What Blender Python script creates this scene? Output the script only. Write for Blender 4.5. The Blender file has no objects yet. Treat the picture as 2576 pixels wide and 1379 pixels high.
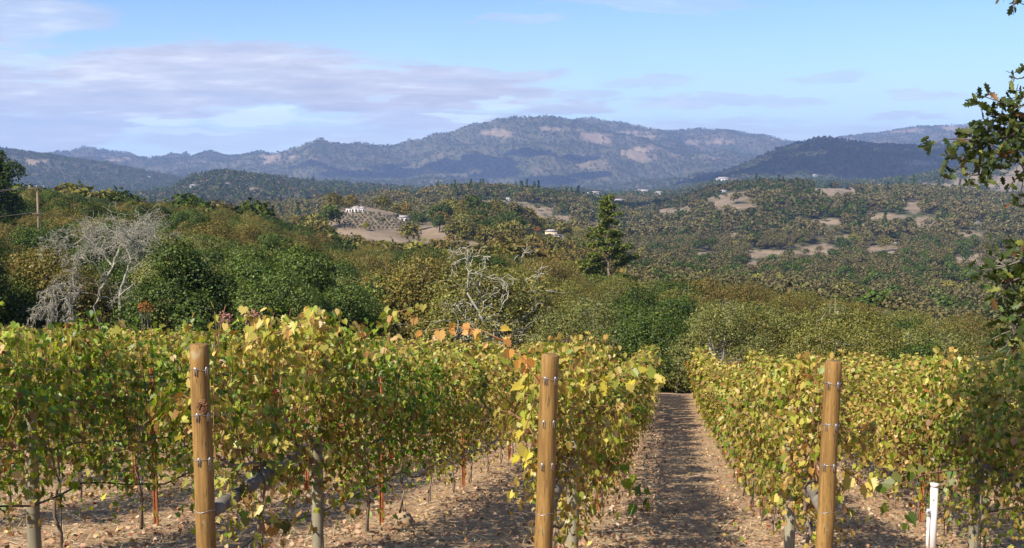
import bpy, math, random
import numpy as np
from mathutils import Vector, Matrix

scene = bpy.context.scene
COL = scene.collection
# ------------------------------------------------------------------ camera
F, CX, CY = 2761.0, 1287.5, 689.5            # focal length and centre, in units of a 2575 px wide picture
PITCH = math.radians(5.18)
cam_d = bpy.data.cameras.new("camera"); cam = bpy.data.objects.new("camera", cam_d); COL.objects.link(cam)
cam_d.sensor_width = 36; cam_d.lens = 36*F/2575.0
cam_d.clip_start = 0.1; cam_d.clip_end = 60000
cam.location = (0, 0, 0); cam.rotation_euler = (math.pi/2-PITCH, 0, 0)
scene.camera = cam
# ------------------------------------------------------------------ sun, sky, exposure
SUN_EL, SUN_AZ = math.radians(42), math.radians(226)      # azimuth of the sun, clockwise from +Y
sd = bpy.data.lights.new("sun", 'SUN'); sd.energy = 5.0; sd.angle = math.radians(0.5); sd.color = (1, .90, .74)
sun = bpy.data.objects.new("sun", sd); COL.objects.link(sun)
to_sun = Vector((math.sin(SUN_AZ)*math.cos(SUN_EL), math.cos(SUN_AZ)*math.cos(SUN_EL), math.sin(SUN_EL)))
sun.rotation_euler = to_sun.to_track_quat('Z', 'Y').to_euler()
scene.view_settings.view_transform = 'Standard'; scene.view_settings.look = 'None'
scene.view_settings.exposure = 0.64; scene.view_settings.gamma = 1.0
scene.cycles.max_bounces = 6; scene.cycles.diffuse_bounces = 3; scene.cycles.glossy_bounces = 2
scene.cycles.transmission_bounces = 3; scene.cycles.volume_bounces = 1; scene.cycles.transparent_max_bounces = 8
scene.cycles.caustics_reflective = False; scene.cycles.caustics_refractive = False
scene.cycles.use_denoising = True

class NT:
    """tiny helper to write node trees"""
    def __init__(s, nt): s.nt = nt; s.n = nt.nodes; s.l = nt.links
    def new(s, t, **kw):
        nd = s.n.new(t)
        for k, v in kw.items(): setattr(nd, k, v)
        return nd
    def put(s, sock, v):
        if hasattr(v, 'is_output'): s.l.new(v, sock)
        elif v is not None: sock.default_value = v
    def math(s, op, a, b=None, c=None, clamp=False):
        nd = s.new('ShaderNodeMath', operation=op); nd.use_clamp = clamp
        s.put(nd.inputs[0], a)
        if b is not None: s.put(nd.inputs[1], b)
        if c is not None: s.put(nd.inputs[2], c)
        return nd.outputs[0]
    def mix(s, f, a, b, mode='MIX'):
        nd = s.new('ShaderNodeMix', data_type='RGBA', blend_type=mode)
        s.put(nd.inputs[0], f); s.put(nd.inputs[6], a); s.put(nd.inputs[7], b)
        return nd.outputs[2]
    def noise(s, vec, scale, detail=4, rough=.55, dist=0):
        nd = s.new('ShaderNodeTexNoise'); s.put(nd.inputs['Vector'], vec)
        nd.inputs['Scale'].default_value = scale; nd.inputs['Detail'].default_value = detail
        nd.inputs['Roughness'].default_value = rough; nd.inputs['Distortion'].default_value = dist
        return nd.outputs[0]
    def ramp(s, fac, stops):
        nd = s.new('ShaderNodeValToRGB'); cr = nd.color_ramp
        while len(cr.elements) < len(stops): cr.elements.new(.5)
        for e, (p, c) in zip(cr.elements, stops): e.position = p; e.color = (*c, 1)
        s.put(nd.inputs[0], fac); return nd.outputs[0]
    def step(s, x, a, b):
        nd = s.new('ShaderNodeMapRange', interpolation_type='SMOOTHSTEP'); s.put(nd.inputs[0], x)
        s.put(nd.inputs[1], a); s.put(nd.inputs[2], b); return nd.outputs[0]
def c4(c): return (*c, 1)

def ae(px, py):
    """picture position -> direction as (X/Y, Z/Y)"""
    px = np.asarray(px, float); py = np.asarray(py, float)
    u = (px-CX)/F; v = (CY-py)/F
    Y = math.cos(PITCH)+v*math.sin(PITCH)
    return u/Y, (-math.sin(PITCH)+v*math.cos(PITCH))/Y
def to_px(X, Y, Z):
    d = Y*math.cos(PITCH)-Z*math.sin(PITCH); up = Y*math.sin(PITCH)+Z*math.cos(PITCH)
    d = np.where(d < .01, .01, d)
    return CX+F*X/d, CY-F*up/d
def P(px, py, d):
    a, e = ae(px, py); return Vector((float(a)*d, d, float(e)*d))

world = bpy.data.worlds.new("World"); scene.world = world; world.use_nodes = True
def build_world():
    w = NT(world.node_tree); w.n.clear()
    sky = w.new('ShaderNodeTexSky', sky_type='NISHITA'); sky.sun_disc = False
    sky.sun_elevation = SUN_EL; sky.sun_rotation = SUN_AZ; sky.altitude = 300; sky.air_density = 1.0
    sky.dust_density = .6; sky.ozone_density = 2.2
    tc = w.new('ShaderNodeTexCoord'); sp = w.new('ShaderNodeSeparateXYZ'); w.put(sp.inputs[0], tc.outputs['Generated'])
    x, y, z = sp.outputs
    yy = w.math('MAXIMUM', w.math('ABSOLUTE', y), .12)
    a = w.math('DIVIDE', x, yy); e = w.math('DIVIDE', z, yy)
    cb = w.new('ShaderNodeCombineXYZ'); w.put(cb.inputs[0], w.math('MULTIPLY', a, 5)); w.put(cb.inputs[1], w.math('MULTIPLY', e, 26)); w.put(cb.inputs[2], y)
    v = cb.outputs[0]
    n1 = w.noise(v, 1.0, 6, .55, .3); n2 = w.noise(v, 2.7, 6, .6, .2)
    cb2 = w.new('ShaderNodeCombineXYZ'); w.put(cb2.inputs[0], w.math('MULTIPLY', a, 11)); w.put(cb2.inputs[1], w.math('MULTIPLY', e, 90)); w.put(cb2.inputs[2], 3.0)
    n3 = w.noise(cb2.outputs[0], 1.5, 5, .6, .3)
    ad = w.math('ADD', a, w.math('MULTIPLY', w.math('SUBTRACT', n1, .5), .11))
    ed = w.math('ADD', e, w.math('MULTIPLY', w.math('SUBTRACT', n2, .5), .030))
    def blob(cx, cy, rx, ry, s):
        ca, ce = ae(cx, cy)
        dx = w.math('DIVIDE', w.math('SUBTRACT', ad, float(ca)), rx/F); dy = w.math('DIVIDE', w.math('SUBTRACT', ed, float(ce)), ry/F)
        d = w.math('SQRT', w.math('ADD', w.math('MULTIPLY', dx, dx), w.math('MULTIPLY', dy, dy)))
        return w.math('MULTIPLY', w.step(w.math('ADD', d, w.math('MULTIPLY', w.math('SUBTRACT', n3, .5), .9)), 1.04, .66), s)
    # the cloud bank and the streaks beside it, strength 0..1
    clouds = [(520, 185, 560, 85, 1), (960, 225, 480, 62, 1), (250, 245, 520, 66, .95), (20, 330, 380, 60, .8), (700, 345, 420, 36, .5),
              (1080, 300, 300, 34, .8), (60, 45, 240, 62, .62), (1000, 350, 300, 26, .62), (-450, 200, 700, 220, .9),
              (1450, 270, 150, 24, .75), (1460, 238, 100, 14, .6), (1850, 252, 230, 18, .55), (2040, 195, 140, 14, .48), (1230, 190, 200, 24, .8), (1180, 240, 260, 36, .9),
              (2330, 238, 140, 18, .48), (2250, 296, 130, 12, .6), (1900, 335, 560, 34, .5), (1640, 210, 140, 16, .42), (1640, 8, 300, 20, .3), (1330, 50, 120, 16, .35),
              (1720, 262, 110, 11, .4)]
    tot = None
    for c in clouds:
        b = blob(*c); tot = b if tot is None else w.math('MAXIMUM', tot, b)
    gaps = None
    for c in [(420, 300, 150, 17, .95), (670, 292, 150, 22, .85), (1310, 262, 75, 16, .7), (850, 305, 130, 14, .6), (1020, 248, 45, 13, .5), (470, 332, 190, 11, .6), (100, 160, 140, 26, .45), (1180, 292, 120, 9, .8)]:
        b = blob(*c); gaps = b if gaps is None else w.math('MAXIMUM', gaps, b)
    tot = w.math('MULTIPLY', tot, w.math('SUBTRACT', 1.0, gaps))
    tex = w.math('ADD', w.math('MULTIPLY', n1, .6), w.math('MULTIPLY', n3, .5))
    cov = w.math('MULTIPLY', tot, w.math('ADD', .78, w.math('MULTIPLY', w.step(tex, .36, .70), .30)), clamp=True)
    back = w.math('MULTIPLY', w.step(n1, .5, .75), w.math('LESS_THAN', y, .05))
    cov = w.math('MAXIMUM', cov, w.math('MULTIPLY', back, .7))
    cov = w.math('MULTIPLY', cov, w.step(z, -.02, .03))
    ccol = w.ramp(w.math('ADD', w.math('MULTIPLY', n3, .7), w.math('MULTIPLY', n2, .3)), [(.36, (.39, .415, .53)), (.47, (.46, .48, .58)), (.57, (.54, .56, .65)), (.68, (.70, .73, .79))])
    # sky itself, lifted towards the pale high haze seen low over the hills
    s1 = w.mix(1.0, sky.outputs[0], c4((.75, .91, 1.12)), 'MULTIPLY')
    sc1 = w.new('ShaderNodeVectorMath', operation='SCALE'); w.put(sc1.inputs[0], s1); sc1.inputs[3].default_value = SKY_K
    veil = w.math('MULTIPLY', w.step(e, .17, .01), .62)
    base = w.mix(veil, sc1.outputs[0], c4((.62, .82, 1.0)))
    base = w.mix(w.math('MULTIPLY', gaps, .55), base, c4((.86, .96, 1.0)))
    col = w.mix(cov, base, ccol)
    bg = w.new('ShaderNodeBackground'); w.put(bg.inputs[0], col); bg.inputs[1].default_value = 1.0
    out = w.new('ShaderNodeOutputWorld'); w.put(out.inputs[0], bg.outputs[0])
SKY_K = 0.106
build_world()

# ------------------------------------------------------------------ noise and terrain
def vnoise(x, y, seed=0):
    xi = np.floor(x).astype(np.int64); yi = np.floor(y).astype(np.int64); xf = x-xi; yf = y-yi
    def h(i, j):
        n = (i*374761393+j*668265263+seed*982451653) & 0xffffffff
        n = ((n ^ (n >> 13))*1274126177) & 0xffffffff
        return ((n ^ (n >> 16)) & 0xffff)/65535.0
    u = xf*xf*(3-2*xf); v = yf*yf*(3-2*yf)
    return (h(xi, yi)*(1-u)+h(xi+1, yi)*u)*(1-v)+(h(xi, yi+1)*(1-u)+h(xi+1, yi+1)*u)*v
def fbm(x, y, seed=0, octv=4, ridged=False):
    s = 0; a = .5; t = 0
    for o in range(octv):
        n = vnoise(x*2**o+17.3*o, y*2**o-9.1*o, seed+o)
        if ridged: n = 1-abs(2*n-1)
        s = s+a*n; t += a; a *= .5
    return s/t
GX = -0.033
NEAR = [(-60, 8.0), (-20, 2.2), (0, -1.6), (7.7, -3.08), (10, -3.53), (12.1, -3.97), (16.9, -4.9), (25, -6.25), (35, -7.6), (45, -8.9), (52, -10.2)]
TH = 9.0
RINGS = [  # depth in metres, height of the trees that stand on it, height in the picture of the tree tops
 (80, 10, [(-400,640),(0,640),(150,640),(300,590),(430,572),(600,575),(700,592),(780,655),(900,700),(1050,665),(1200,655),(1330,665),(1420,710),(1550,780),(1650,790),(1720,800),(1780,740),(1900,735),(2000,755),(2200,790),(2400,830),(2575,840),(2900,850)]),
 (150, 9, [(-400,560),(0,560),(200,545),(450,560),(600,570),(750,612),(900,650),(1100,648),(1350,655),(1500,690),(1650,700),(1800,710),(2000,725),(2200,765),(2400,800),(2575,820),(2900,830)]),
 (260, 9, [(-400,490),(0,490),(100,482),(250,500),(450,522),(600,532),(700,560),(850,622),(1000,640),(1150,645),(1350,662),(1500,715),(1650,730),(1800,745),(2100,775),(2300,810),(2575,840),(2900,850)]),
 (450, 9, [(-400,560),(0,560),(500,600),(850,625),(1100,640),(1400,665),(1600,700),(1800,720),(2100,745),(2575,790),(2900,800)]),
 (700, 9, [(-400,530),(0,530),(400,540),(600,550),(720,545),(800,520),(850,495),(925,490),(1000,505),(1060,530),(1110,520),(1180,500),(1300,520),(1400,572),(1500,610),(1600,650),(1800,675),(2000,680),(2300,690),(2575,700),(2900,700)]),
 (1000, 9, [(-400,560),(0,560),(700,560),(850,560),(1100,565),(1400,590),(1500,603),(1650,612),(1800,615),(2000,612),(2300,618),(2575,620),(2900,620)]),
 (1700, 9, [(-400,530),(0,530),(400,530),(700,515),(850,497),(1000,480),(1150,470),(1300,475),(1450,495),(1540,522),(1600,535),(1700,508),(1780,475),(1850,458),(1930,452),(2100,457),(2200,472),(2300,468),(2450,478),(2575,500),(2900,500)]),
 (2500, 8, [(-400,520),(0,520),(600,505),(1200,500),(1500,503),(1900,500),(2575,500),(2900,500)]),
 (3500, 8, [(-400,470),(0,490),(300,500),(430,478),(480,445),(560,432),(640,441),(780,457),(900,464),(1200,484),(1500,494),(1700,486),(1800,462),(1880,455),(2150,462),(2300,448),(2450,415),(2575,400),(2900,390)]),
 (4600, 5, [(-400,480),(0,480),(1000,484),(1500,488),(1900,478),(2200,470),(2575,450),(2900,450)]),
 (6000, 12, [(-400,340),(0,373),(60,380),(130,388),(200,406),(330,430),(440,455),(480,470),(700,474),(1000,476),(1500,482),(1700,465),(1800,436),(1880,398),(1960,362),(2065,335),(2110,342),(2200,356),(2320,368),(2400,366),(2575,384),(2900,390)]),
 (7600, 5, [(-400,450),(0,462),(700,464),(1400,476),(1900,470),(2200,430),(2575,425),(2900,425)]),
 (10000, 19, [(-400,400),(0,420),(200,408),(300,404),(360,406),(430,403),(560,394),(640,378),(690,382),(740,374),(800,364),(870,366),(905,357),(960,366),(1050,361),(1100,348),(1180,327),(1250,305),(1320,300),(1385,294),(1450,306),(1500,322),(1560,342),(1650,368),(1750,385),(1900,405),(2100,410),(2575,410),(2900,410)]),
 (12500, 19, [(-400,410),(0,410),(170,400),(230,394),(290,387),(320,390),(350,403),(500,408),(1000,410),(1400,360),(1520,330),(1545,323),(1600,326),(1700,324),(1760,318),(1830,325),(1900,334),(1960,345),(1990,354),(2040,356),(2120,340),(2180,334),(2250,326),(2330,318),(2400,311),(2450,308),(2575,316),(2900,330)]),
 (13600, 0, [(-400,450),(2900,450)])]
_ag = np.linspace(-1.1, 1.1, 3000)
_k = np.exp(-np.linspace(-2.2, 2.2, 13)**2); _k /= _k.sum()
RD = [r[0] for r in RINGS]; RZ = []
for D, th, pts in RINGS:
    pts = sorted(pts)
    A, E = ae([p[0] for p in pts], [p[1] for p in pts])
    e = np.interp(_ag, A, E); e = np.convolve(np.pad(e, 6, 'edge'), _k, 'valid')
    RZ.append(e*D-th)
RZ = np.array(RZ); _ly = np.log(np.array([52]+RD, float))
_nx = np.array([p[0] for p in NEAR], float); _nz = np.array([p[1] for p in NEAR])
_AMP = np.array([0.2, .8, 1.2, 1.5, 2, 3, 4, 12, 14, 30, 40, 110, 110, 260, 150, 50.])
def H(X, Y):
    X = np.asarray(X, float); Y = np.asarray(Y, float)
    r = np.hypot(X, Y); Ye = np.maximum(Y, np.where(Y > 0, r*.62, Y)); Ye = np.where(r < 52, Y, Ye)
    near = np.interp(Ye, _nx, _nz)+GX*np.clip(X, -30, 30)
    near = near+(fbm(X*.9, Y*.9, 3, 3)-.5)*.10
    a = np.clip(X/np.maximum(Ye, 5), -1.05, 1.05)
    ai = (a+1.1)/2.2*2999; a0 = np.clip(ai.astype(int), 0, 2998); af = ai-a0
    ly = np.log(np.clip(Ye, 52, 13599)); j = np.clip(np.searchsorted(_ly, ly, 'right')-1, 0, len(_ly)-2)
    t = (ly-_ly[j])/(_ly[j+1]-_ly[j]); 
    ts = np.where(Ye < 270, t, .35*t+.65*(t*t*(3-2*t)))
    z_edge = np.interp(52, _nx, _nz)+GX*np.clip(a*52, -30, 30)
    def ring(k):
        v = RZ[np.clip(k, 0, len(RZ)-1), a0]*(1-af)+RZ[np.clip(k, 0, len(RZ)-1), a0+1]*af
        return np.where(k < 0, z_edge, v)
    z = ring(j-1)*(1-ts)+ring(j)*ts
    amp = _AMP[j]*(1-t)+_AMP[j+1]*t
    w = np.where(Ye < 3000, .6+.4*np.sin(np.pi*t), .18+.82*np.sin(np.pi*t))
    sc = np.where(Ye < 400, 30, np.where(Ye < 3000, 190, 900.))
    n1 = fbm(X/30, Y/30, 11, 3)-.5; n2 = fbm(X/190, Y/190, 12, 4)-.5
    n3 = fbm(X/1100+.12*Y/1100, Y/1500, 13, 5, True)-.62
    n = np.where(Ye < 400, n1, np.where(Ye < 3000, n2, n3))
    far = z+2*amp*w*n
    return np.where(Ye < 52, near, far)
def hit(px, py, y0=55, y1=13000, up=0.):
    """first place where the sight line through a picture position meets the ground"""
    a, e = ae(px, py); a = float(a); e = float(e)
    ys = np.exp(np.linspace(math.log(y0), math.log(y1), 6000)); z = H(a*ys, ys)+up; k = np.argmax(z > e*ys)
    y = ys[k] if z[k] > e*ys[k] else 9000.
    return Vector((a*y, y, float(H(a*y, y))))

# dry grass openings among the trees: x, y, half width, half height in the picture, and depth range they belong to
PATCH = [(1010,590,150,28,400,1000),(900,570,60,34,400,1000),(1080,600,60,10,400,1000),(1000,548,100,22,400,1000),(920,555,75,30,400,1000),(1440,600,70,7,400,1000),(1200,612,30,5,400,1100),
 (1330,530,70,16,900,2400),(1400,550,60,9,900,2400),(1290,515,40,8,900,2400),(1030,487,40,6,900,2400),(1230,510,40,8,900,2400),(1500,565,20,12,900,2400),
 (1950,640,90,12,450,1500),(1900,665,40,8,450,1500),(2060,630,50,14,450,1500),(2225,630,50,14,450,1500),(2470,655,80,17,450,1500),(2120,600,30,10,450,1500),(2100,480,62,12,900,3000),(2230,545,60,8,900,2500),(2300,520,25,16,900,2500),(2330,560,30,16,900,2500),(2080,560,40,7,900,2500),(1850,590,30,7,800,2500),
 (2410,660,30,10,450,1500),(2430,590,40,8,700,1500),(1780,640,60,6,450,1200),(1850,520,60,7,900,2500),(2480,470,120,26,2000,4600),(2560,440,90,30,2000,4600),(2330,470,90,9,2000,4600),(2200,465,80,6,2500,4600),(2420,445,60,10,2000,4600),(2400,420,50,7,2000,4700),
 (690,395,48,9,7600,14000),(670,408,26,5,7600,14000),(1600,388,52,20,7600,14000),(1620,400,50,9,7600,14000),(1480,345,55,10,7600,14000),(1510,354,30,10,7600,14000),(1425,328,40,5,7600,14000),(1380,325,32,8,7600,14000),(1780,357,70,6,7600,14000),(1740,362,40,5,7600,14000),(1620,345,50,4,7600,14000),(1580,334,50,4,7600,14000),(1960,350,22,7,7600,14000),(1900,335,30,3,7600,14000),
 (290,398,34,12,7600,16000),(300,388,22,6,7600,16000),(500,408,30,3,7600,14000),(2390,322,45,6,7600,16000),(2290,330,50,6,7600,16000),(2460,318,40,6,7600,16000),(2120,352,40,4,7600,16000),(2450,345,40,8,7600,16000),(1260,335,50,14,7600,14000),
 (560,437,30,4,2500,4600),(600,440,26,3,2500,4600),(90,410,40,12,4600,7500),(2380,395,40,5,4600,7600),(2320,410,70,8,4600,7600),(2420,380,40,6,4600,7600),(640,475,20,4,2500,5000),(890,505,60,8,900,2400),
 (2350,760,30,8,80,400),(1680,530,40,5,1000,2600),(1600,492,160,5,2000,4600),(1850,455,40,4,3000,6000)]
def grass_mask(X, Y, Z):
    px, py = to_px(X, Y, Z); m = np.zeros_like(px)
    a_ = X/np.maximum(Y, 1); nn = fbm(a_*85+Z*.01, np.log(np.maximum(Y, 20))*38, 31, 4)*.55+fbm(a_*260, np.log(np.maximum(Y, 20))*90, 33, 3)*.45
    for cx, cy, rx, ry, d0, d1 in PATCH:
        fs = 1.08 if cx > 1500 and d0 < 1600 else 1.0; q = ((px-cx)/rx/fs)**2+((py-cy)/ry/fs)**2
        k_ = 1.9 if (d1 <= 1000) else 2.5 if d0 < 1600 else 4.2; v = np.clip((1.15 if k_ < 3 else 1.0)-q-(nn-.46)*k_, 0, 1)
        m = np.maximum(m, np.where((Y > d0) & (Y < d1), np.clip(v*2.2, 0, 1), 0))
    nb = fbm(X/260, Y/260, 41, 4)
    bare = np.clip((nb-.66)*9, 0, 1)*np.where((Y > 420) & (Y < 2500), .9, 0)
    nb2 = fbm(X/700, Y/700, 43, 5)
    bare2 = np.clip((nb2-.66)*8, 0, 1)*np.where(Y > 4600, .45, 0)
    return np.maximum(m, np.maximum(bare, bare2))

# ------------------------------------------------------------------ mesh helpers
def mesh_np(name, V, faces_n, idx, mat=None, col=None, smooth=False):
    """V (n,3); faces_n: loops per face; idx: flat loop indices; col: per-face rgb"""
    V = np.asarray(V, np.float32); idx = np.asarray(idx, np.int32); faces_n = np.asarray(faces_n, np.int32)
    me = bpy.data.meshes.new(name); me.vertices.add(len(V)); me.vertices.foreach_set('co', V.ravel())
    me.loops.add(len(idx)); me.loops.foreach_set('vertex_index', idx)
    me.polygons.add(len(faces_n)); st = np.zeros(len(faces_n), np.int32); st[1:] = np.cumsum(faces_n)[:-1]
    me.polygons.foreach_set('loop_start', st); me.polygons.foreach_set('loop_total', faces_n)
    me.update(calc_edges=True)
    if col is not None:
        at = me.color_attributes.new('col', 'FLOAT_COLOR', 'CORNER')
        c = np.ones((len(idx), 4), np.float32); c[:, :3] = np.repeat(np.asarray(col, np.float32), faces_n, axis=0)
        at.data.foreach_set('color', c.ravel())
    if mat: me.materials.append(mat)
    if smooth: me.polygons.foreach_set('use_smooth', np.ones(len(faces_n), bool))
    return me
def link(name, me, parent=None, loc=None, **props):
    o = bpy.data.objects.new(name, me); COL.objects.link(o)
    if parent is not None: o.parent = parent
    if loc is not None: o.location = loc
    for k, v in props.items(): o[k] = v
    return o
def thing(name, label, cat, loc=(0, 0, 0), rz=0, group=None, sc=1.0):
    o = link(name, None, None, loc, label=label, category=cat); o.rotation_euler = (0, 0, rz); o.scale = (sc, sc, sc)
    if group: o['group'] = group
    return o
def dup(root, loc, rz=0, sc=1.0, label=None, group=None):
    r = root.copy(); COL.objects.link(r); r.location = loc; r.rotation_euler = (0, 0, rz)
    r.scale = (sc, sc, sc) if not hasattr(sc, '__len__') else sc
    if label: r['label'] = label
    if group: r['group'] = group
    for ch in list(root.children):
        c = ch.copy(); COL.objects.link(c); c.parent = r
        for g in list(ch.children):
            d = g.copy(); COL.objects.link(d); d.parent = c
    return r
class MB:
    """collects polygons"""
    def __init__(s): s.V = []; s.n = []; s.i = []; s.k = 0; s.c = []
    def add(s, V, faces, col=None):
        V = np.asarray(V, float).reshape(-1, 3); s.V.append(V)
        for f in faces: s.n.append(len(f)); s.i.extend([q+s.k for q in f]); s.c.append(col or (1, 1, 1))
        s.k += len(V); return s
    def box(s, c, d, rz=0, col=None, taper=1):
        x, y, z = d[0]/2, d[1]/2, d[2]/2
        p = np.array([(-x,-y,-z),(x,-y,-z),(x,y,-z),(-x,y,-z),(-x*taper,-y*taper,z),(x*taper,-y*taper,z),(x*taper,y*taper,z),(-x*taper,y*taper,z)])
        cz, sz = math.cos(rz), math.sin(rz); p = p@np.array([[cz, sz, 0], [-sz, cz, 0], [0, 0, 1]])+np.array(c)
        return s.add(p, [(3,2,1,0),(4,5,6,7),(0,1,5,4),(1,2,6,5),(2,3,7,6),(3,0,4,7)], col)
    def tube(s, pts, rad, sides=8, caps=True, col=None):
        pts = np.array([tuple(p) for p in pts], float); n = len(pts)
        rad = np.full(n, rad) if np.isscalar(rad) else np.asarray(rad, float)
        T = np.gradient(pts, axis=0); T /= np.linalg.norm(T, axis=1)[:, None]+1e-9
        ref = np.array([0, 0, 1.]) if abs(T[0][2]) < .9 else np.array([1., 0, 0])
        N = np.cross(T, ref); N /= np.linalg.norm(N, axis=1)[:, None]+1e-9
        B = np.cross(T, N); an = np.linspace(0, 2*np.pi, sides, endpoint=False)
        ring = pts[:, None]+rad[:, None, None]*(np.cos(an)[None, :, None]*N[:, None]+np.sin(an)[None, :, None]*B[:, None])
        V = ring.reshape(-1, 3); fs = []
        for i in range(n-1):
            for j in range(sides):
                k = (j+1) % sides; fs.append((i*sides+j, (i+1)*sides+j, (i+1)*sides+k, i*sides+k))
        if caps: fs.append(tuple(range(sides))); fs.append(tuple(reversed(range((n-1)*sides, n*sides))))
        return s.add(V, fs, col)
    def me(s, name, mat, smooth=False, color=False):
        return mesh_np(name, np.concatenate(s.V), s.n, s.i, mat, np.array(s.c) if color else None, smooth)
    def build(s, name, mat, parent=None, smooth=False, loc=None, **props):
        return link(name, s.me(name, mat, smooth), parent, loc, **props)

def frames(nrm, tip):
    n = nrm/(np.linalg.norm(nrm, axis=1)[:, None]+1e-9)
    t = tip-(tip*n).sum(1)[:, None]*n; t /= np.linalg.norm(t, axis=1)[:, None]+1e-9
    return np.cross(t, n), t, n
# a lobed vine leaf as two half blades, tip at +y
_h = [(0,.0,0),(.10,-.15,.03),(.34,-.19,.07),(.44,-.04,.05),(.58,.05,.10),(.44,.16,.04),(.60,.36,.12),(.38,.42,.04),(.40,.64,.09),(.18,.66,.0),(0,.98,-.14),(0,.4,-.02)]
_HV = np.array(_h); LEAF_V = np.concatenate([_HV, _HV*np.array([-1, 1, 1])])
LEAF_F = [list(range(12)), [12+q for q in reversed(range(12))]]
OAK_F = [list(range(10)), [10+q for q in reversed(range(10))]]
# a lobed oak leaf
_o = [(0,-.05,0),(.10,.05,.02),(.22,.18,.05),(.12,.30,.02),(.30,.46,.07),(.16,.56,.03),(.26,.74,.05),(.10,.80,.02),(0,1.0,0),(0,.5,0)]
_OV = np.array(_o); OAK_V = np.concatenate([_OV, _OV*np.array([-1, 1, 1])])
QUAD_V = np.array([(-.42,0,0),(.42,.15,.06),(.30,.95,.0),(-.35,.8,.08)]); QUAD_F = [[0, 1, 2, 3]]
PENT_V = np.array([(-.18,-.1,0),(.2,-.12,.04),(.5,.35,.08),(.05,.95,-.04),(-.48,.4,.09)]); PENT_F = [[0, 1, 2, 3, 4]]
def leaves_arrays(pos, nrm, tip, size, shape):
    LV, LF = {'vine': (LEAF_V, LEAF_F), 'oak': (OAK_V, OAK_F), 'quad': (QUAD_V, QUAD_F), 'pent': (PENT_V, PENT_F)}[shape]
    x, t, n = frames(nrm, tip); N = len(pos); m = len(LV)
    if shape == 'vine':                          # blades fold, cup and narrow, each its own way
        rr = np.random.default_rng(N); x = x*rr.uniform(.62, 1.05, (N, 1)); n = n*rr.uniform(-.8, 4.0, (N, 1))
    V = pos[:, None]+size[:, None, None]*(LV[None, :, 0:1]*x[:, None]+LV[None, :, 1:2]*t[:, None]+LV[None, :, 2:3]*n[:, None])
    fl = np.concatenate([np.array(f) for f in LF]); idx = (fl[None]+np.arange(N)[:, None]*m).ravel()
    return V.reshape(-1, 3), np.tile([len(f) for f in LF], N), idx, len(LF)
def leaves_mesh(name, pos, nrm, tip, size, col, mat, shape='quad'):
    V, n, idx, k = leaves_arrays(np.asarray(pos), np.asarray(nrm), np.asarray(tip), np.asarray(size), shape)
    return mesh_np(name, V, n, idx, mat, np.repeat(np.asarray(col), k, axis=0))
def pick(rng, n, pal, jitter=.25):
    """pal: [(weight, rgb)]"""
    w = np.array([p[0] for p in pal], float); w /= w.sum()
    c = np.array([p[1] for p in pal])[rng.choice(len(pal), n, p=w)]
    return np.clip(c*(1+rng.normal(0, jitter, (n, 1)))*(1+rng.normal(0, jitter*.22, (n, 3))), .004, .9)

# ------------------------------------------------------------------ materials
def mat_new(name):
    m = bpy.data.materials.new(name); m.use_nodes = True; t = NT(m.node_tree); t.n.clear()
    out = t.new('ShaderNodeOutputMaterial'); return m, t, out
def leaf_mat(name, trans=.32, gloss=.06, var=.25, tint=(1, 1, 1), rough=.45):
    m, t, out = mat_new(name)
    at = t.new('ShaderNodeAttribute', attribute_name='col'); oi = t.new('ShaderNodeObjectInfo')
    hs = t.new('ShaderNodeHueSaturation'); t.put(hs.inputs['Color'], t.mix(1.0, at.outputs['Color'], c4(tint), 'MULTIPLY'))
    t.put(hs.inputs['Value'], t.math('ADD', 1-var*.5, t.math('MULTIPLY', oi.outputs['Random'], var)))
    r2 = t.math('FRACT', t.math('MULTIPLY', oi.outputs['Random'], 7.31))
    t.put(hs.inputs['Hue'], t.math('ADD', .492, t.math('MULTIPLY', r2, .016)))
    d = t.new('ShaderNodeBsdfDiffuse'); t.put(d.inputs[0], hs.outputs[0])
    tr = t.new('ShaderNodeBsdfTranslucent'); t.put(tr.inputs[0], t.mix(1.0, hs.outputs[0], c4((1.25, 1.15, .6)), 'MULTIPLY'))
    mx = t.new('ShaderNodeMixShader'); mx.inputs[0].default_value = trans; t.put(mx.inputs[1], d.outputs[0]); t.put(mx.inputs[2], tr.outputs[0])
    last = mx
    if gloss:
        g = t.new('ShaderNodeBsdfGlossy'); g.inputs['Roughness'].default_value = rough; g.inputs[0].default_value = (.9, .95, 1, 1)
        m2 = t.new('ShaderNodeMixShader'); m2.inputs[0].default_value = gloss; t.put(m2.inputs[1], mx.outputs[0]); t.put(m2.inputs[2], g.outputs[0]); last = m2
    t.put(out.inputs[0], last.outputs[0]); return m
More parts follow.
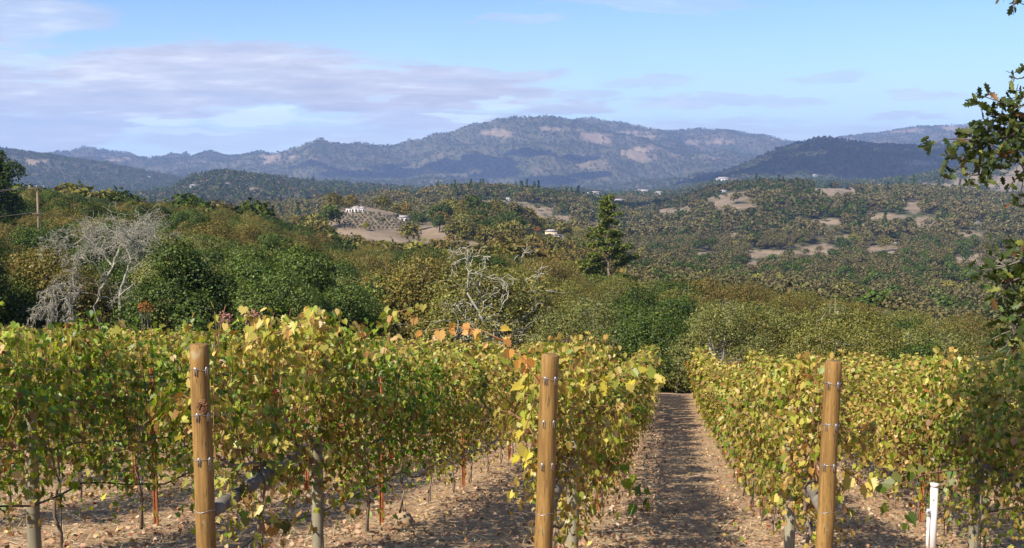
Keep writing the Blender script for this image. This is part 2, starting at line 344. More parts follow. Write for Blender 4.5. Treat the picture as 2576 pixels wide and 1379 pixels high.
def wood_mat(name, ca, cb, scale=6, stretch=(1, 1, .08), rough=.8, bump=.4, extra=None):
    m, t, out = mat_new(name); tc = t.new('ShaderNodeTexCoord')
    mp = t.new('ShaderNodeMapping'); t.put(mp.inputs[0], tc.outputs['Object']); mp.inputs['Scale'].default_value = stretch
    oi = t.new('ShaderNodeObjectInfo'); cb3 = t.new('ShaderNodeCombineXYZ'); t.put(cb3.inputs[0], t.math('MULTIPLY', oi.outputs['Random'], 40)); t.put(mp.inputs['Location'], cb3.outputs[0])
    n = t.noise(mp.outputs[0], scale, 6, .65, .4); n2 = t.noise(mp.outputs[0], scale*5, 4, .7)
    f = t.math('ADD', t.math('MULTIPLY', n, .65), t.math('MULTIPLY', n2, .35))
    c = t.mix(t.step(f, .34, .66), c4(ca), c4(cb))
    if extra:                                   # knots and weather stains with a shape of their own
        n4 = t.noise(tc.outputs['Object'], 9, 3, .5); c = t.mix(t.step(n4, .62, .72), c, c4(extra))
        n5 = t.noise(mp.outputs[0], scale*9, 2, .5); c = t.mix(t.math('MULTIPLY', t.step(n5, .60, .66), .75), c, c4([q*.25 for q in extra]))
    b = t.new('ShaderNodeBsdfPrincipled'); t.put(b.inputs['Base Color'], c); b.inputs['Roughness'].default_value = rough
    b.inputs['Specular IOR Level'].default_value = .25
    bp = t.new('ShaderNodeBump'); bp.inputs['Strength'].default_value = bump; bp.inputs['Distance'].default_value = .01; t.put(bp.inputs['Height'], f)
    t.put(b.inputs['Normal'], bp.outputs[0]); t.put(out.inputs[0], b.outputs[0]); return m
def plain_mat(name, col, rough=.6, metal=0, noise=.25, scale=12):
    m, t, out = mat_new(name); tc = t.new('ShaderNodeTexCoord')
    n = t.noise(tc.outputs['Object'], scale, 4, .6)
    c = t.mix(n, c4([q*(1-noise) for q in col]), c4([min(1, q*(1+noise)) for q in col]))
    b = t.new('ShaderNodeBsdfPrincipled'); t.put(b.inputs['Base Color'], c); b.inputs['Roughness'].default_value = rough; b.inputs['Metallic'].default_value = metal
    t.put(out.inputs[0], b.outputs[0]); return m
M_VLEAF = leaf_mat('vine leaf', .36, .03, .2)
M_TLEAF = leaf_mat('tree leaf', .25, .012, .3, (1.24, 1.16, 1.15))
M_FAR = leaf_mat('distant foliage', .15, .0, .22, (1.10, 1.0, 1.02))
M_OAKLEAF = leaf_mat('oak leaf', .30, .025, .1, rough=.55)
M_LITTER = leaf_mat('leaf litter', .1, .03, .1)
M_CANE = wood_mat('vine cane', (.20, .09, .045), (.38, .21, .11), 12, (1, 1, 1))
M_VTRUNK = wood_mat('vine bark', (.13, .095, .075), (.27, .21, .165), 14, (1, 1, .15))
M_POST = wood_mat('treated pine', (.15, .080, .024), (.38, .225, .072), 13, (1, 1, .07), .75, .5, (.33, .25, .13))
M_GREY = wood_mat('weathered pole', (.19, .17, .115), (.33, .31, .23), 10, (1, 1, .06), .85, .35)
M_RAIL = wood_mat('weathered rail', (.13, .115, .095), (.24, .22, .19), 10, (1, 1, .3), .85, .35)
M_RUST = plain_mat('rusted steel', (.34, .120, .040), .75, .1, .35, 20)
M_STEEL = plain_mat('galvanised steel', (.62, .63, .66), .35, .8, .1)
M_HOSE = plain_mat('drip hose', (.035, .032, .034), .6)
M_ROD = plain_mat('dull metal rod', (.16, .13, .12), .6, .3)
M_TIE = plain_mat('teal tie tape', (.03, .30, .29), .5)
M_PVC = plain_mat('white pvc', (.78, .74, .76), .4, 0, .06)
M_BARK = wood_mat('oak bark', (.10, .085, .07), (.24, .22, .18), 5, (1, 1, .3), .9, .6)
M_LICHEN = wood_mat('lichen bark', (.20, .18, .14), (.46, .44, .35), 7, (1, 1, .6), .9, .5)
M_PALEBARK = wood_mat('pale bark', (.27, .25, .20), (.50, .47, .39), 7, (1, 1, .6), .9, .5)
M_FIRBARK = wood_mat('fir bark', (.15, .10, .07), (.30, .22, .17), 7, (1, 1, .3), .9, .5)
M_STUCCO = plain_mat('white stucco', (.58, .54, .52), .8, 0, .08, 1)
M_TILE = plain_mat('roof tile', (.38, .33, .32), .8, 0, .3, 2)
M_CREAM = plain_mat('cream stucco', (.62, .52, .36), .8, 0, .08, 1)
M_WINDOW = plain_mat('dark window glass', (.03, .04, .05), .15)
M_ROCK = plain_mat('pale rock', (.33, .24, .15), .85, 0, .35, 8)

# ------------------------------------------------------------------ ground
def build_ground():
    th = np.concatenate([np.linspace(-180, -62, 60)[:-1], np.linspace(-62, -28, 60)[:-1], np.linspace(-28, 28, 1101)[:-1], np.linspace(28, 62, 60)[:-1], np.linspace(62, 180, 60)])
    rr = np.concatenate([[0.4], np.exp(np.linspace(math.log(1.5), math.log(60), 230))[:-1], np.exp(np.linspace(math.log(60), math.log(4500), 300))[:-1], np.exp(np.linspace(math.log(4500), math.log(13500), 330))])
    T, R = np.meshgrid(np.radians(th), rr); X = R*np.sin(T); Y = R*np.cos(T); Z = H(X, Y)
    Z = np.where((Y < 0) & (R > 60), 8+(R-60)*.0, Z)
    V = np.stack([X, Y, Z], -1).reshape(-1, 3); nr, nc = X.shape
    i = np.arange((nr-1)*(nc-1)); r = i//(nc-1); c = i % (nc-1); q = r*nc+c
    idx = np.stack([q, q+1, q+nc+1, q+nc], -1).ravel()[::1]
    me = mesh_np('ground', V, np.full(len(i), 4), idx, None, None, True)
    me.flip_normals() if me.polygons[len(i)//2].normal.z < 0 else None
    g = grass_mask(V[:, 0], V[:, 1], V[:, 2]); at = me.attributes.new('grass', 'FLOAT', 'POINT'); at.data.foreach_set('value', g.astype(np.float32))
    m, t, out = mat_new('hill ground'); tc = t.new('ShaderNodeTexCoord'); geo = t.new('ShaderNodeNewGeometry')
    po = geo.outputs['Position']; sp = t.new('ShaderNodeSeparateXYZ'); t.put(sp.inputs[0], po)
    gr = t.new('ShaderNodeAttribute', attribute_name='grass').outputs['Fac']
    nA = t.noise(po, .004, 6, .6); nB = t.noise(po, .03, 6, .65); nC = t.noise(po, .6, 5, .6); nD = t.noise(po, 9, 6, .7); nE = t.noise(po, 40, 4, .7)
    woods = t.mix(t.step(t.math('ADD', t.math('MULTIPLY', nA, .5), t.math('MULTIPLY', nB, .5)), .4, .6), c4((.045, .058, .022)), c4((.12, .10, .055)))
    dry = t.mix(t.step(nB, .35, .65), c4((.20, .148, .100)), c4((.30, .228, .155)))
    dry = t.mix(t.math('MULTIPLY', t.step(nC, .55, .7), .5), dry, c4((.26, .2, .12)))
    far = t.mix(gr, woods, dry)
    # vineyard floor: trampled straw, red soil and crumbled leaves
    f1 = t.math('ADD', t.math('MULTIPLY', nD, .6), t.math('MULTIPLY', nE, .4))
    soil = t.ramp(f1, [(.32, (.12, .060, .032)), (.42, (.27, .155, .085)), (.50, (.42, .285, .165)), (.60, (.55, .415, .26)), (.75, (.66, .55, .36))])
    soil = t.mix(t.math('MULTIPLY', t.step(nC, .45, .62), .55), soil, c4((.34, .20, .125)))
    vy = t.step(sp.outputs[1], 62, 50)
    c = t.mix(vy, far, soil)
    b = t.new('ShaderNodeBsdfPrincipled'); t.put(b.inputs['Base Color'], c); b.inputs['Roughness'].default_value = .95; b.inputs['Specular IOR Level'].default_value = .1
    bp = t.new('ShaderNodeBump'); bp.inputs['Strength'].default_value = .7; bp.inputs['Distance'].default_value = .05
    t.put(bp.inputs['Height'], t.math('MULTIPLY', f1, vy)); t.put(b.inputs['Normal'], bp.outputs[0]); t.put(out.inputs[0], b.outputs[0])
    me.materials.append(m)
    return link('ground', me, kind='structure')
build_ground()

# ------------------------------------------------------------------ trees
def grow(rng, p, d, L, r, depth, out, spread=.7, droop=0., twist=.25, kids=(2, 4), shrink=.68, minr=.01, seg=6):
    """a wandering branch and its side branches; collects (points, radii, depth)"""
    pts = [np.array(p, float)]; rad = [r]; d = np.array(d, float); d /= np.linalg.norm(d)
    for i in range(seg):
        d = d+rng.normal(0, twist, 3)+np.array([0, 0, -droop*(i+1)/seg]); d /= np.linalg.norm(d)
        pts.append(pts[-1]+d*L/seg); rad.append(max(minr, r*(1-.6*(i+1)/seg)))
    out.append((np.array(pts), np.array(rad), depth))
    if depth <= 0: return
    for k in range(rng.integers(kids[0], kids[1]+1)):
        i = rng.integers(max(1, seg//3), seg+1)
        base = pts[i]; dd = pts[i]-pts[i-1]; dd /= np.linalg.norm(dd)
        side = rng.normal(0, 1, 3); side -= side.dot(dd)*dd; side /= np.linalg.norm(side)
        grow(rng, base, dd*(1-spread*.5)+side*spread, L*shrink*rng.uniform(.7, 1.15), rad[i]*.72, depth-1, out, spread, droop, twist, kids, shrink, minr, seg)
def branches_me(name, brs, mat, sides=(3, 4, 5, 6, 7)):
    mb = MB()
    for pts, rad, dep in brs: mb.tube(pts, rad, sides[min(dep, len(sides)-1)], caps=False)
    return mb.me(name, mat, True)
def blob_leaves(rng, c, r, n, up=.25):
    d = rng.normal(0, 1, (n, 3)); d /= np.linalg.norm(d, axis=1)[:, None]
    d[:, 2] = np.where((d[:, 2] < -.35) & (rng.random(n) < .7), -d[:, 2], d[:, 2])
    rad = r*(1-np.abs(rng.normal(0, .20, n)))*(1+.22*np.sin(d[:, 0]*5+c[0]*3)*np.sin(d[:, 1]*4+c[1]*2+d[:, 2]*5))
    pos = np.array(c)+d*rad[:, None]*np.array([1, 1, .82])
    nrm = d*.9+rng.normal(0, .55, (n, 3))+np.array([0, 0, up]); tip = rng.normal(0, 1, (n, 3))+np.array([0, 0, .3])+d*.4
    return pos, nrm, tip
PAL = {
 'live':   [(5, (.046, .076, .016)), (3, (.074, .108, .022)), (2, (.028, .052, .010)), (.6, (.12, .15, .02))],
 'bay':    [(5, (.062, .100, .020)), (4, (.092, .136, .030)), (2, (.040, .066, .016)), (1, (.14, .18, .04))],
 'olive':  [(5, (.138, .142, .030)), (4, (.190, .185, .046)), (3, (.07, .085, .018)), (1.2, (.20, .185, .07)), (.7, (.16, .105, .03))],
 'autumn': [(5, (.145, .122, .030)), (4, (.175, .142, .036)), (3.5, (.095, .100, .022)), (1, (.20, .125, .035)), (.7, (.21, .19, .09))],
 'willow': [(5, (.140, .160, .045)), (4, (.180, .190, .060)), (2, (.09, .11, .03))],
 'dull':   [(5, (.115, .114, .044)), (4, (.155, .145, .060)), (2, (.060, .066, .028)), (.8, (.16, .125, .055))],
 'red':    [(5, (.26, .085, .035)), (3, (.33, .15, .04)), (2, (.14, .10, .03))],
 'pink':   [(5, (.36, .18, .15)), (3, (.45, .30, .20)), (2, (.20, .11, .06))],
 'yellow': [(5, (.24, .23, .03)), (3, (.14, .17, .03)), (2, (.30, .25, .05))],
 'grey':   [(5, (.15, .16, .12)), (3, (.20, .20, .16)), (2, (.10, .11, .07))],
}
def crown_lobes(rng, R, Hh, n, flat=.8):
    """lobes of a crown standing on z = 0..Hh"""
    L = []
    for i in range(n):
        a = rng.uniform(0, 2*np.pi); q = math.sqrt(rng.random()); rr = R*q*.72
        z = Hh*(.24+.56*math.sqrt(max(0, 1-q*q*.95))*rng.uniform(.45, 1.03))
        L.append(((rr*math.cos(a), rr*math.sin(a), z), R*rng.uniform(.26, .44)))
    L.append(((0, 0, Hh*.66), R*.45))
    return L
def tree_meshes(kind, seed, Hh, R, nleaf, lsize, bark, nl=16, wood_detail=2, up=.25, shape='quad'):
    rng = np.random.default_rng(seed); lobes = crown_lobes(rng, R, Hh, nl)
    P_, N_, T_ = [], [], []; tw = sum(l[1]**2 for l in lobes)
    for c, r in lobes:
        k = int(nleaf*r*r/tw); p, n, t = blob_leaves(rng, c, r, k, up); P_.append(p); N_.append(n); T_.append(t)
    pos = np.concatenate(P_); col = pick(rng, len(pos), PAL[kind], .28)
    # whole sprays share a tone, as twigs of one age do
    lump = fbm(pos[:, 0]*1.1+seed, pos[:, 1]*1.1+pos[:, 2]*1.3, seed, 3); col = col*(0.62+.76*lump)[:, None]
    crown = leaves_mesh(kind+'_crown', pos, np.concatenate(N_), np.concatenate(T_), rng.uniform(.6, 1.35, len(pos))*lsize, col, M_TLEAF, shape)
    brs = []; top = np.array([rng.normal(0, .3), rng.normal(0, .3), Hh*.36])
    brs.append((np.array([(0, 0, -1.5), (0.05, 0, Hh*.12), top*.6+rng.normal(0, .1, 3), top]), np.array([R*.085, R*.07, R*.06, R*.05]), 4))
    for c, r in lobes:
        c = np.array(c); m = top*.5+c*.5+rng.normal(0, .35, 3)-np.array([0, 0, .2*R*.3])
        brs.append((np.array([top, m*.6+top*.4, m, c*.85+m*.15, c+rng.normal(0, .3, 3)]), np.array([.035, .028, .022, .016, .01])*R, 3))
        for k in range(wood_detail*3):
            d = rng.normal(0, 1, 3); d[2] = abs(d[2])*.6
            grow(rng, c if k % 2 else m, d, r*rng.uniform(.9, 1.25), R*.010, wood_detail-1, brs, .8, 0, .3, (2, 3), .6, .006*R/3, 4)
    return crown, branches_me(kind+'_trunk', brs, bark)
def tree_thing(name, label, cat, ms, loc, rz, sc, group=None, parts=('crown', 'trunk')):
    t = thing(name, label, cat, loc, rz, group, sc)
    for pn, me in zip(parts, ms): link(pn, me, t)
    return t
PROTO = {}
def protos():
    n = 0
    for kind, bark, cnt, nleaf, ls, H0, R0, wd in [('live', M_BARK, 4, 24000, .125, 9.5, 4.6, 1), ('bay', M_BARK, 4, 26000, .125, 11.0, 4.2, 1), ('olive', M_LICHEN, 4, 24000, .10, 9.0, 4.6, 1),
                                                   ('autumn', M_BARK, 4, 24000, .10, 9.0, 4.6, 1), ('willow', M_LICHEN, 2, 20000, .11, 10, 4.4, 1)]:
        PROTO[kind] = [tree_meshes(kind, 100+n*7+i*3, H0, R0*random.Random(n*9+i).uniform(.9, 1.1), nleaf, ls, bark, 15+i*2, wd) for i in range(cnt)]; n += 1
protos()
TREE_H = {'live': 9.5, 'bay': 11., 'olive': 9., 'autumn': 9., 'willow': 10.}
SPEC = {'live': ('live_oak', 'dark green live oak', 'live oaks'), 'bay': ('bay_tree', 'bright green bay tree', 'bay trees'),
        'olive': ('blue_oak', 'lichened olive green oak', 'lichened oaks'), 'autumn': ('autumn_oak', 'thinning brown orange oak', 'browning oaks'),
        'willow': ('grey_green_oak', 'feathery grey green oak', 'grey green oaks')}
def zone_words(px):
    for x, w in [(130, 'below the utility pole'), (260, 'right of the utility pole'), (440, 'behind the bare grey tree'), (560, 'right of the bare grey tree'), (700, 'above the leftmost wooden post'), (860, 'left of the hilltop villa'), (1050, 'below the olive grove hill'),
                 (1150, 'left of the white limbed oak'), (1300, 'around the white limbed oak'), (1430, 'right of the white limbed oak'), (1600, 'below the tall conifer'), (1760, 'above the open aisle'),
                 (1950, 'just right of the aisle'), (2150, 'above the rightmost wooden post'), (2350, 'above the white pipes'), (9999, 'beside the overhanging oak twigs')]:
        if px < x: return w
def depth_words(d):
    return 'at the vineyard edge' if d < 78 else 'in the second rank' if d < 105 else 'half way back' if d < 140 else 'near the crest'
def species_at(px, Y, rng):
    r = rng.random()
    if Y < 115:
        if px < 130: return 'live' if r < .45 else 'autumn' if r < .8 else 'olive'
        if px < 400: return 'live' if r < .85 else 'bay'
        if px < 930: return 'bay' if r < .72 else 'live' if r < .9 else 'willow'
        if px < 1120: return 'olive' if r < .6 else 'bay' if r < .8 else 'autumn'
        if px < 1360: return 'olive' if r < .6 else 'autumn'
        if px < 1540: return 'willow' if r < .75 else 'olive'
        if px < 1740: return 'live' if r < .6 else 'olive'
        if px < 2060: return 'olive' if r < .6 else 'willow'
        if px < 2260: return 'live' if r < .18 else 'bay' if r < .42 else 'olive'
        return 'olive' if r < .6 else 'live' if r < .7 else 'willow'
    if px < 500: return 'autumn' if r < .30 else 'live' if r < .65 else 'bay' if r < .85 else 'olive'
    if px < 900: return 'autumn' if r < .28 else 'bay' if r < .52 else 'olive' if r < .78 else 'live'
    if px < 1450: return 'autumn' if r < .42 else 'olive' if r < .84 else 'live'
    if px < 1700: return 'willow' if r < .4 else 'olive' if r < .8 else 'live'
    return 'olive' if r < .48 else 'autumn' if r < .72 else 'live' if r < .80 else 'willow'
KEEP_OUT = []                                     # circles left free for the hand-placed trees
def near_trees():
    rng = np.random.default_rng(5); cand = []
    Y = 54.
    while Y < 300:
        step = 5.6 if Y < 100 else 6.6
        X = -.56*Y
        while X < .56*Y:
            cand.append((X+rng.uniform(-.42, .42)*step, Y+rng.uniform(-.42, .42)*step)); X += step
        Y += step*.9
    out = []
    for x, y in cand:
        z = float(H(x, y)); px, py = to_px(x, y, z+5); px = float(px)
        start = 66 if px < 300 else 64 if px < 1000 else 60 if px < 1380 else 55
        if y < start or any(math.hypot(x-a, y-b) < c for a, b, c in KEEP_OUT): continue
        if not -170 < px < 2745: continue
        if 2290 < px < 2430 and 95 < y < 125 : continue
        out.append((x, y, z, px))
    out.sort(key=lambda q: q[1]); return out, rng
def place_near():
    pts, rng = near_trees(); made = {}; far = {k: [] for k in PROTO}
    for n, (x, y, z, px) in enumerate(pts):
        k = species_at(px, y, rng); i = int(rng.integers(len(PROTO[k]))); rz = rng.uniform(0, 6.28)
        e80 = float(np.interp(x/y, _ag, (RZ[0]+10)/80.)); want = 9.3
        if y < 84: want = min(11, max(3.2, e80*y-z))
        # trees reach the tops seen in the picture
        s = 1.13*want/TREE_H[k]*(rng.uniform(.72, 1.12) if y > 84 else rng.uniform(.82, 1.08))
        if n >= 285: far[k].append((x, y, z, rz, s, i)); continue
        nm, lab, grp = SPEC[k]; label = f"{lab} {depth_words(y)}, {zone_words(px)}"
        key = (k, i)
        if key not in made: made[key] = tree_thing(nm, label, 'tree', PROTO[k][i], (x, y, z-.2), rz, s, grp+' on the slope behind the vines')
        else: dup(made[key], (x, y, z-.2), rz, s, label)
    return far

# ------------------------------------------------------------------ scattered woods (nobody could count them)
def scatter(name, label, cat, pts, meshes, group=None):
    """pts rows: x, y, z, rz, scale, index; instances of the given meshes (list of lists of meshes)"""
    pts = np.array(pts, float)
    coll = bpy.data.collections.new(name+'_kinds')
    for k, ms in enumerate(meshes):
        V, n, idx, col = [], [], [], []; off = 0
        if len(ms) == 1: me = ms[0]
        else:                                    # join crown and trunk into one source mesh
            bm = None; me = None
            o_v = []; mats = []; mi = []
            for q, m_ in enumerate(ms):
                v = np.empty(len(m_.vertices)*3, np.float32); m_.vertices.foreach_get('co', v); V.append(v.reshape(-1, 3))
                l = np.empty(len(m_.loops), np.int32); m_.loops.foreach_get('vertex_index', l); idx.append(l+off); off += len(m_.vertices)
                lt = np.empty(len(m_.polygons), np.int32); m_.polygons.foreach_get('loop_total', lt); n.append(lt)
                c = np.full((len(lt), 3), .2)
                if 'col' in m_.color_attributes:
                    cc = np.empty(len(m_.loops)*4, np.float32); m_.color_attributes['col'].data.foreach_get('color', cc)
                    st = np.concatenate([[0], np.cumsum(lt)[:-1]]); c = cc.reshape(-1, 4)[st, :3]
                col.append(c); mats.append(m_.materials[0]); mi.append(np.full(len(lt), q, np.int32))
            me = mesh_np(name+'_src', np.concatenate(V), np.concatenate(n), np.concatenate(idx), mats[0], np.concatenate(col))
            for m_ in mats[1:]: me.materials.append(m_)
            me.polygons.foreach_set('material_index', np.concatenate(mi))
        coll.objects.link(bpy.data.objects.new('%s_kind_%02d' % (name, k), me))
    pm = bpy.data.meshes.new(name); pm.vertices.add(len(pts)); pm.vertices.foreach_set('co', pts[:, :3].astype(np.float32).ravel())
    for an, c, ty in (('rz', 3, 'FLOAT'), ('sc', 4, 'FLOAT'), ('ix', 5, 'INT')):
        a = pm.attributes.new(an, ty, 'POINT'); a.data.foreach_set('value', pts[:, c].astype(np.float32 if ty == 'FLOAT' else np.int32))
    pm.update()
    o = link(name, pm, None, None, label=label, category=cat, kind='stuff')
    ng = bpy.data.node_groups.new(name+'_nodes', 'GeometryNodeTree')
    ng.interface.new_socket('Geometry', in_out='INPUT', socket_type='NodeSocketGeometry'); ng.interface.new_socket('Geometry', in_out='OUTPUT', socket_type='NodeSocketGeometry')
    t = NT(ng); gi = t.new('NodeGroupInput'); go = t.new('NodeGroupOutput')
    ci = t.new('GeometryNodeCollectionInfo'); ci.inputs[0].default_value = coll; ci.inputs[1].default_value = True; ci.inputs[2].default_value = True
    ip = t.new('GeometryNodeInstanceOnPoints'); t.put(ip.inputs['Points'], gi.outputs[0]); t.put(ip.inputs['Instance'], ci.outputs[0]); ip.inputs['Pick Instance'].default_value = True
    def attr(nm, dt):
        a = t.new('GeometryNodeInputNamedAttribute', data_type=dt); a.inputs[0].default_value = nm
        return [q for q in a.outputs if q.enabled][0]
    t.put(ip.inputs['Instance Index'], attr('ix', 'INT'))
    cx = t.new('ShaderNodeCombineXYZ'); t.put(cx.inputs[2], attr('rz', 'FLOAT')); t.put(ip.inputs['Rotation'], cx.outputs[0])
    t.put(ip.inputs['Scale'], attr('sc', 'FLOAT')); t.put(go.inputs[0], ip.outputs[0])
    md = o.modifiers.new('scatter', 'NODES'); md.node_group = ng
    return o
def far_clump(kind, seed, n, size, Hh, R, nl=6, mat=None, cone=False):
    rng = np.random.default_rng(seed)
    if cone:
        z = rng.random(n)**.8; a = rng.uniform(0, 6.28, n); r = (1-z)*R*rng.uniform(.4, 1, n)+.05*R
        pos = np.stack([r*np.cos(a), r*np.sin(a), z*Hh], 1); nrm = np.stack([np.cos(a), np.sin(a), np.full(n, .6)], 1)+rng.normal(0, .4, (n, 3)); tip = rng.normal(0, 1, (n, 3))
    else:
        lobes = crown_lobes(rng, R, Hh, nl); tw = sum(l[1]**2 for l in lobes); A, B, C_ = [], [], []
        for c, r in lobes:
            p, q, t = blob_leaves(rng, c, r*1.15, max(3, int(n*r*r/tw))); A.append(p); B.append(q); C_.append(t)
        pos, nrm, tip = map(np.concatenate, (A, B, C_))
    col = pick(rng, len(pos), PAL[kind], .2)
    return [leaves_mesh('far_'+kind, pos, nrm, tip, rng.uniform(.6, 1.3, len(pos))*size, col, mat or M_FAR)]
def visible(X, Y, Z, top):
    """keeps what can be seen over the ground in front of it (seen from the vineyard, with some margin)"""
    ok = np.ones(len(X), bool); e = (Z+top)/Y; a = X/Y
    for f in np.linspace(.03, .97, 48)**.8:
        y = Y*f; m = y > 58
        if m.any():
            g = (H(a*y, y))/y; ok &= ~(m & (g > e+.0015))
    return ok
def zone_points(rng, y0, y1, spacing, keep=1.0, amax=.56):
    area = amax*(y1*y1-y0*y0); n = int(area/spacing**2*keep)
    Y = np.sqrt(rng.uniform(y0*y0, y1*y1, n)); X = rng.uniform(-amax, amax, n)*Y; Z = H(X, Y)
    return X, Y, Z
def woods():
    rng = np.random.default_rng(77)
    def go(name, label, y0, y1, spacing, kinds, top, pal_px, smin, smax, dens=1.0):
        X, Y, Z = zone_points(rng, y0, y1, spacing, dens); g = grass_mask(X, Y, Z)
        if 5000 < y1 < 8000: g = np.maximum(g, grass_mask(X, Y, Z+11)*.9)
        if y1 < 3000: g = np.maximum(g, np.maximum(grass_mask(X, Y, Z+4.5), grass_mask(X, Y, Z+8.5))*.9)
        k = g < rng.uniform(.12, .5, len(g)); k |= (rng.random(len(g)) < .05); X, Y, Z = X[k], Y[k], Z[k]
        k = visible(X, Y, Z, top); X, Y, Z = X[k], Y[k], Z[k]
        for hx, hy, hr in CLEAR:
            k = (np.abs(X/Y-hx/hy) > hr/hy*rng.uniform(.75, 1.25, len(X))) | (Y < hy-hr*6*rng.uniform(.5, 1.2, len(X))) | (Y > hy+hr*.9); X, Y, Z = X[k], Y[k], Z[k]
        px, _ = to_px(X, Y, Z); pat = fbm(X/(y1*.06), Y/(y1*.06), 51, 4)
        ix = np.array([pal_px(p, q, r) for p, q, r in zip(px, pat, rng.random(len(px)))])
        pts = np.stack([X, Y, Z-.4, rng.uniform(0, 6.28, len(X)), rng.uniform(smin, smax, len(X)), ix], 1)
        print(name, len(pts)); scatter(name, label, 'woods', pts, kinds)
    R = np.random.default_rng(1)
    K1 = [far_clump(k, 200+i, 620, .62, 9, 4.7, 9) for i, k in enumerate(['live', 'dull', 'olive', 'olive', 'autumn', 'autumn', 'bay', 'willow', 'dull', 'dull'])]
    def p1(px, pat, r):
        if px > 1560 and r < .78: return 8+int(r*100) % 2 if pat < .56 or r > .4 else int(r*4) % 2
        if pat > .56: return int(r*2) if r < .8 else 6
        if pat < .44: return 4+int(r*2) if r < .7 else 2
        return 2+int(r*2) if r < .6 else int(r*10) % 8
    go('oak_woods_on_the_nearer_hills', 'mixed oak woods on the nearer hills behind the crest, around the olive grove', 262, 1100, 8.6, K1, 9, p1, .8, 1.7, 1.0)
    K2 = [far_clump(k, 300+i, 150, 1.35, 9, 5.2, 6) for i, k in enumerate(['live', 'dull', 'dull', 'dull', 'autumn', 'olive'])]+[far_clump('live', 320, 110, 1.3, 15, 3.4, cone=True)]
    def p2(px, pat, r):
        if r < .02: return 6
        if 1640 < px < 2180 and pat > .42: return 0 if r < .5 else 1
        if px > 1600: return 2 if r < .4 else 3 if r < .8 else int(r*10) % 2
        return (0 if r < .4 else 1 if r < .8 else 2) if pat > .5 else (2 if r < .35 else 3 if r < .6 else 4 if r < .8 else 5)
    go('woods_on_the_middle_hills', 'dull green woods on the middle hills dotted with white houses', 1100, 2600, 10.8, K2, 9, p2, .8, 1.8, 1.0)
    K3 = [far_clump(k, 400+i, 60, 3.4, 13, 9.5, 5) for i, k in enumerate(['live', 'dull', 'live', 'dull'])]+[far_clump('live', 420, 60, 2.6, 17, 4.5, cone=True)]
    go('woods_on_the_blue_foothills', 'hazy blue green woods on the foothills and the dark cone shaped hill', 2600, 7700, 24, K3, 14, lambda p, q, r: 4 if r < .07 else 0 if r < .5 else 1 if r < .65 else 2 if r < .95 else 3, .7, 1.5, 1.1)
    go('woods_on_the_far_mountain', 'blue hazy forest covering the broad far mountain and its ridges', 7700, 13500, 33, K3, 16, lambda p, q, r: 4 if r < .12 else 0 if r < .45 else 1 if r < .6 else 2 if r < .8 else 3, .6, 1.5, 1.15)
CLEAR = []

def clouds():
    m, t, out = mat_new('cloud'); d = t.new('ShaderNodeBsdfDiffuse'); d.inputs[0].default_value = (.85, .86, .9, 1); t.put(out.inputs[0], d.outputs[0])
    rng = np.random.default_rng(66)
    th, ph = np.meshgrid(np.linspace(0, 2*np.pi, 19)[:-1], np.linspace(0, np.pi, 9)); sx = np.stack([np.sin(ph)*np.cos(th), np.sin(ph)*np.sin(th), np.cos(ph)], -1).reshape(-1, 3)
    fs = [(i*18+j, (i+1)*18+j, (i+1)*18+(j+1) % 18, i*18+(j+1) % 18) for i in range(8) for j in range(18)]
    for n, (x, y, rx, ry, k, lab) in enumerate([(650, 4750, 1500, 900, 46, 'flat cloud whose shade darkens the cone shaped hill'), (-880, 800, 330, 230, 16, 'flat cloud whose shade darkens the wooded ridge at right'),
                                           (-1750, 1000, 420, 260, 12, 'flat cloud whose shade falls on the middle hills'), (-1500, 7100, 1300, 500, 26, 'flat cloud whose shade falls on the lower flank of the main mountain'), (-3900, 6900, 900, 500, 16, 'flat cloud whose shade falls on the left foot of the main mountain')]):
        mb = MB()
        for i in range(k):
            a = rng.uniform(0, 6.28); q = math.sqrt(rng.random()); r = rng.uniform(.14, .30)*min(rx, ry)
            mb.add(sx*np.array([r*1.6, r, r*.30])*(1+.12*np.sin(sx[:, :1]*7+i))+np.array([q*rx*math.cos(a), q*ry*math.sin(a), rng.uniform(-20, 60)]), fs)
        link('cloud', mb.me('cloud', m, True), None, (x, y, 1500), label=lab, category='cloud', kind='structure')
clouds()

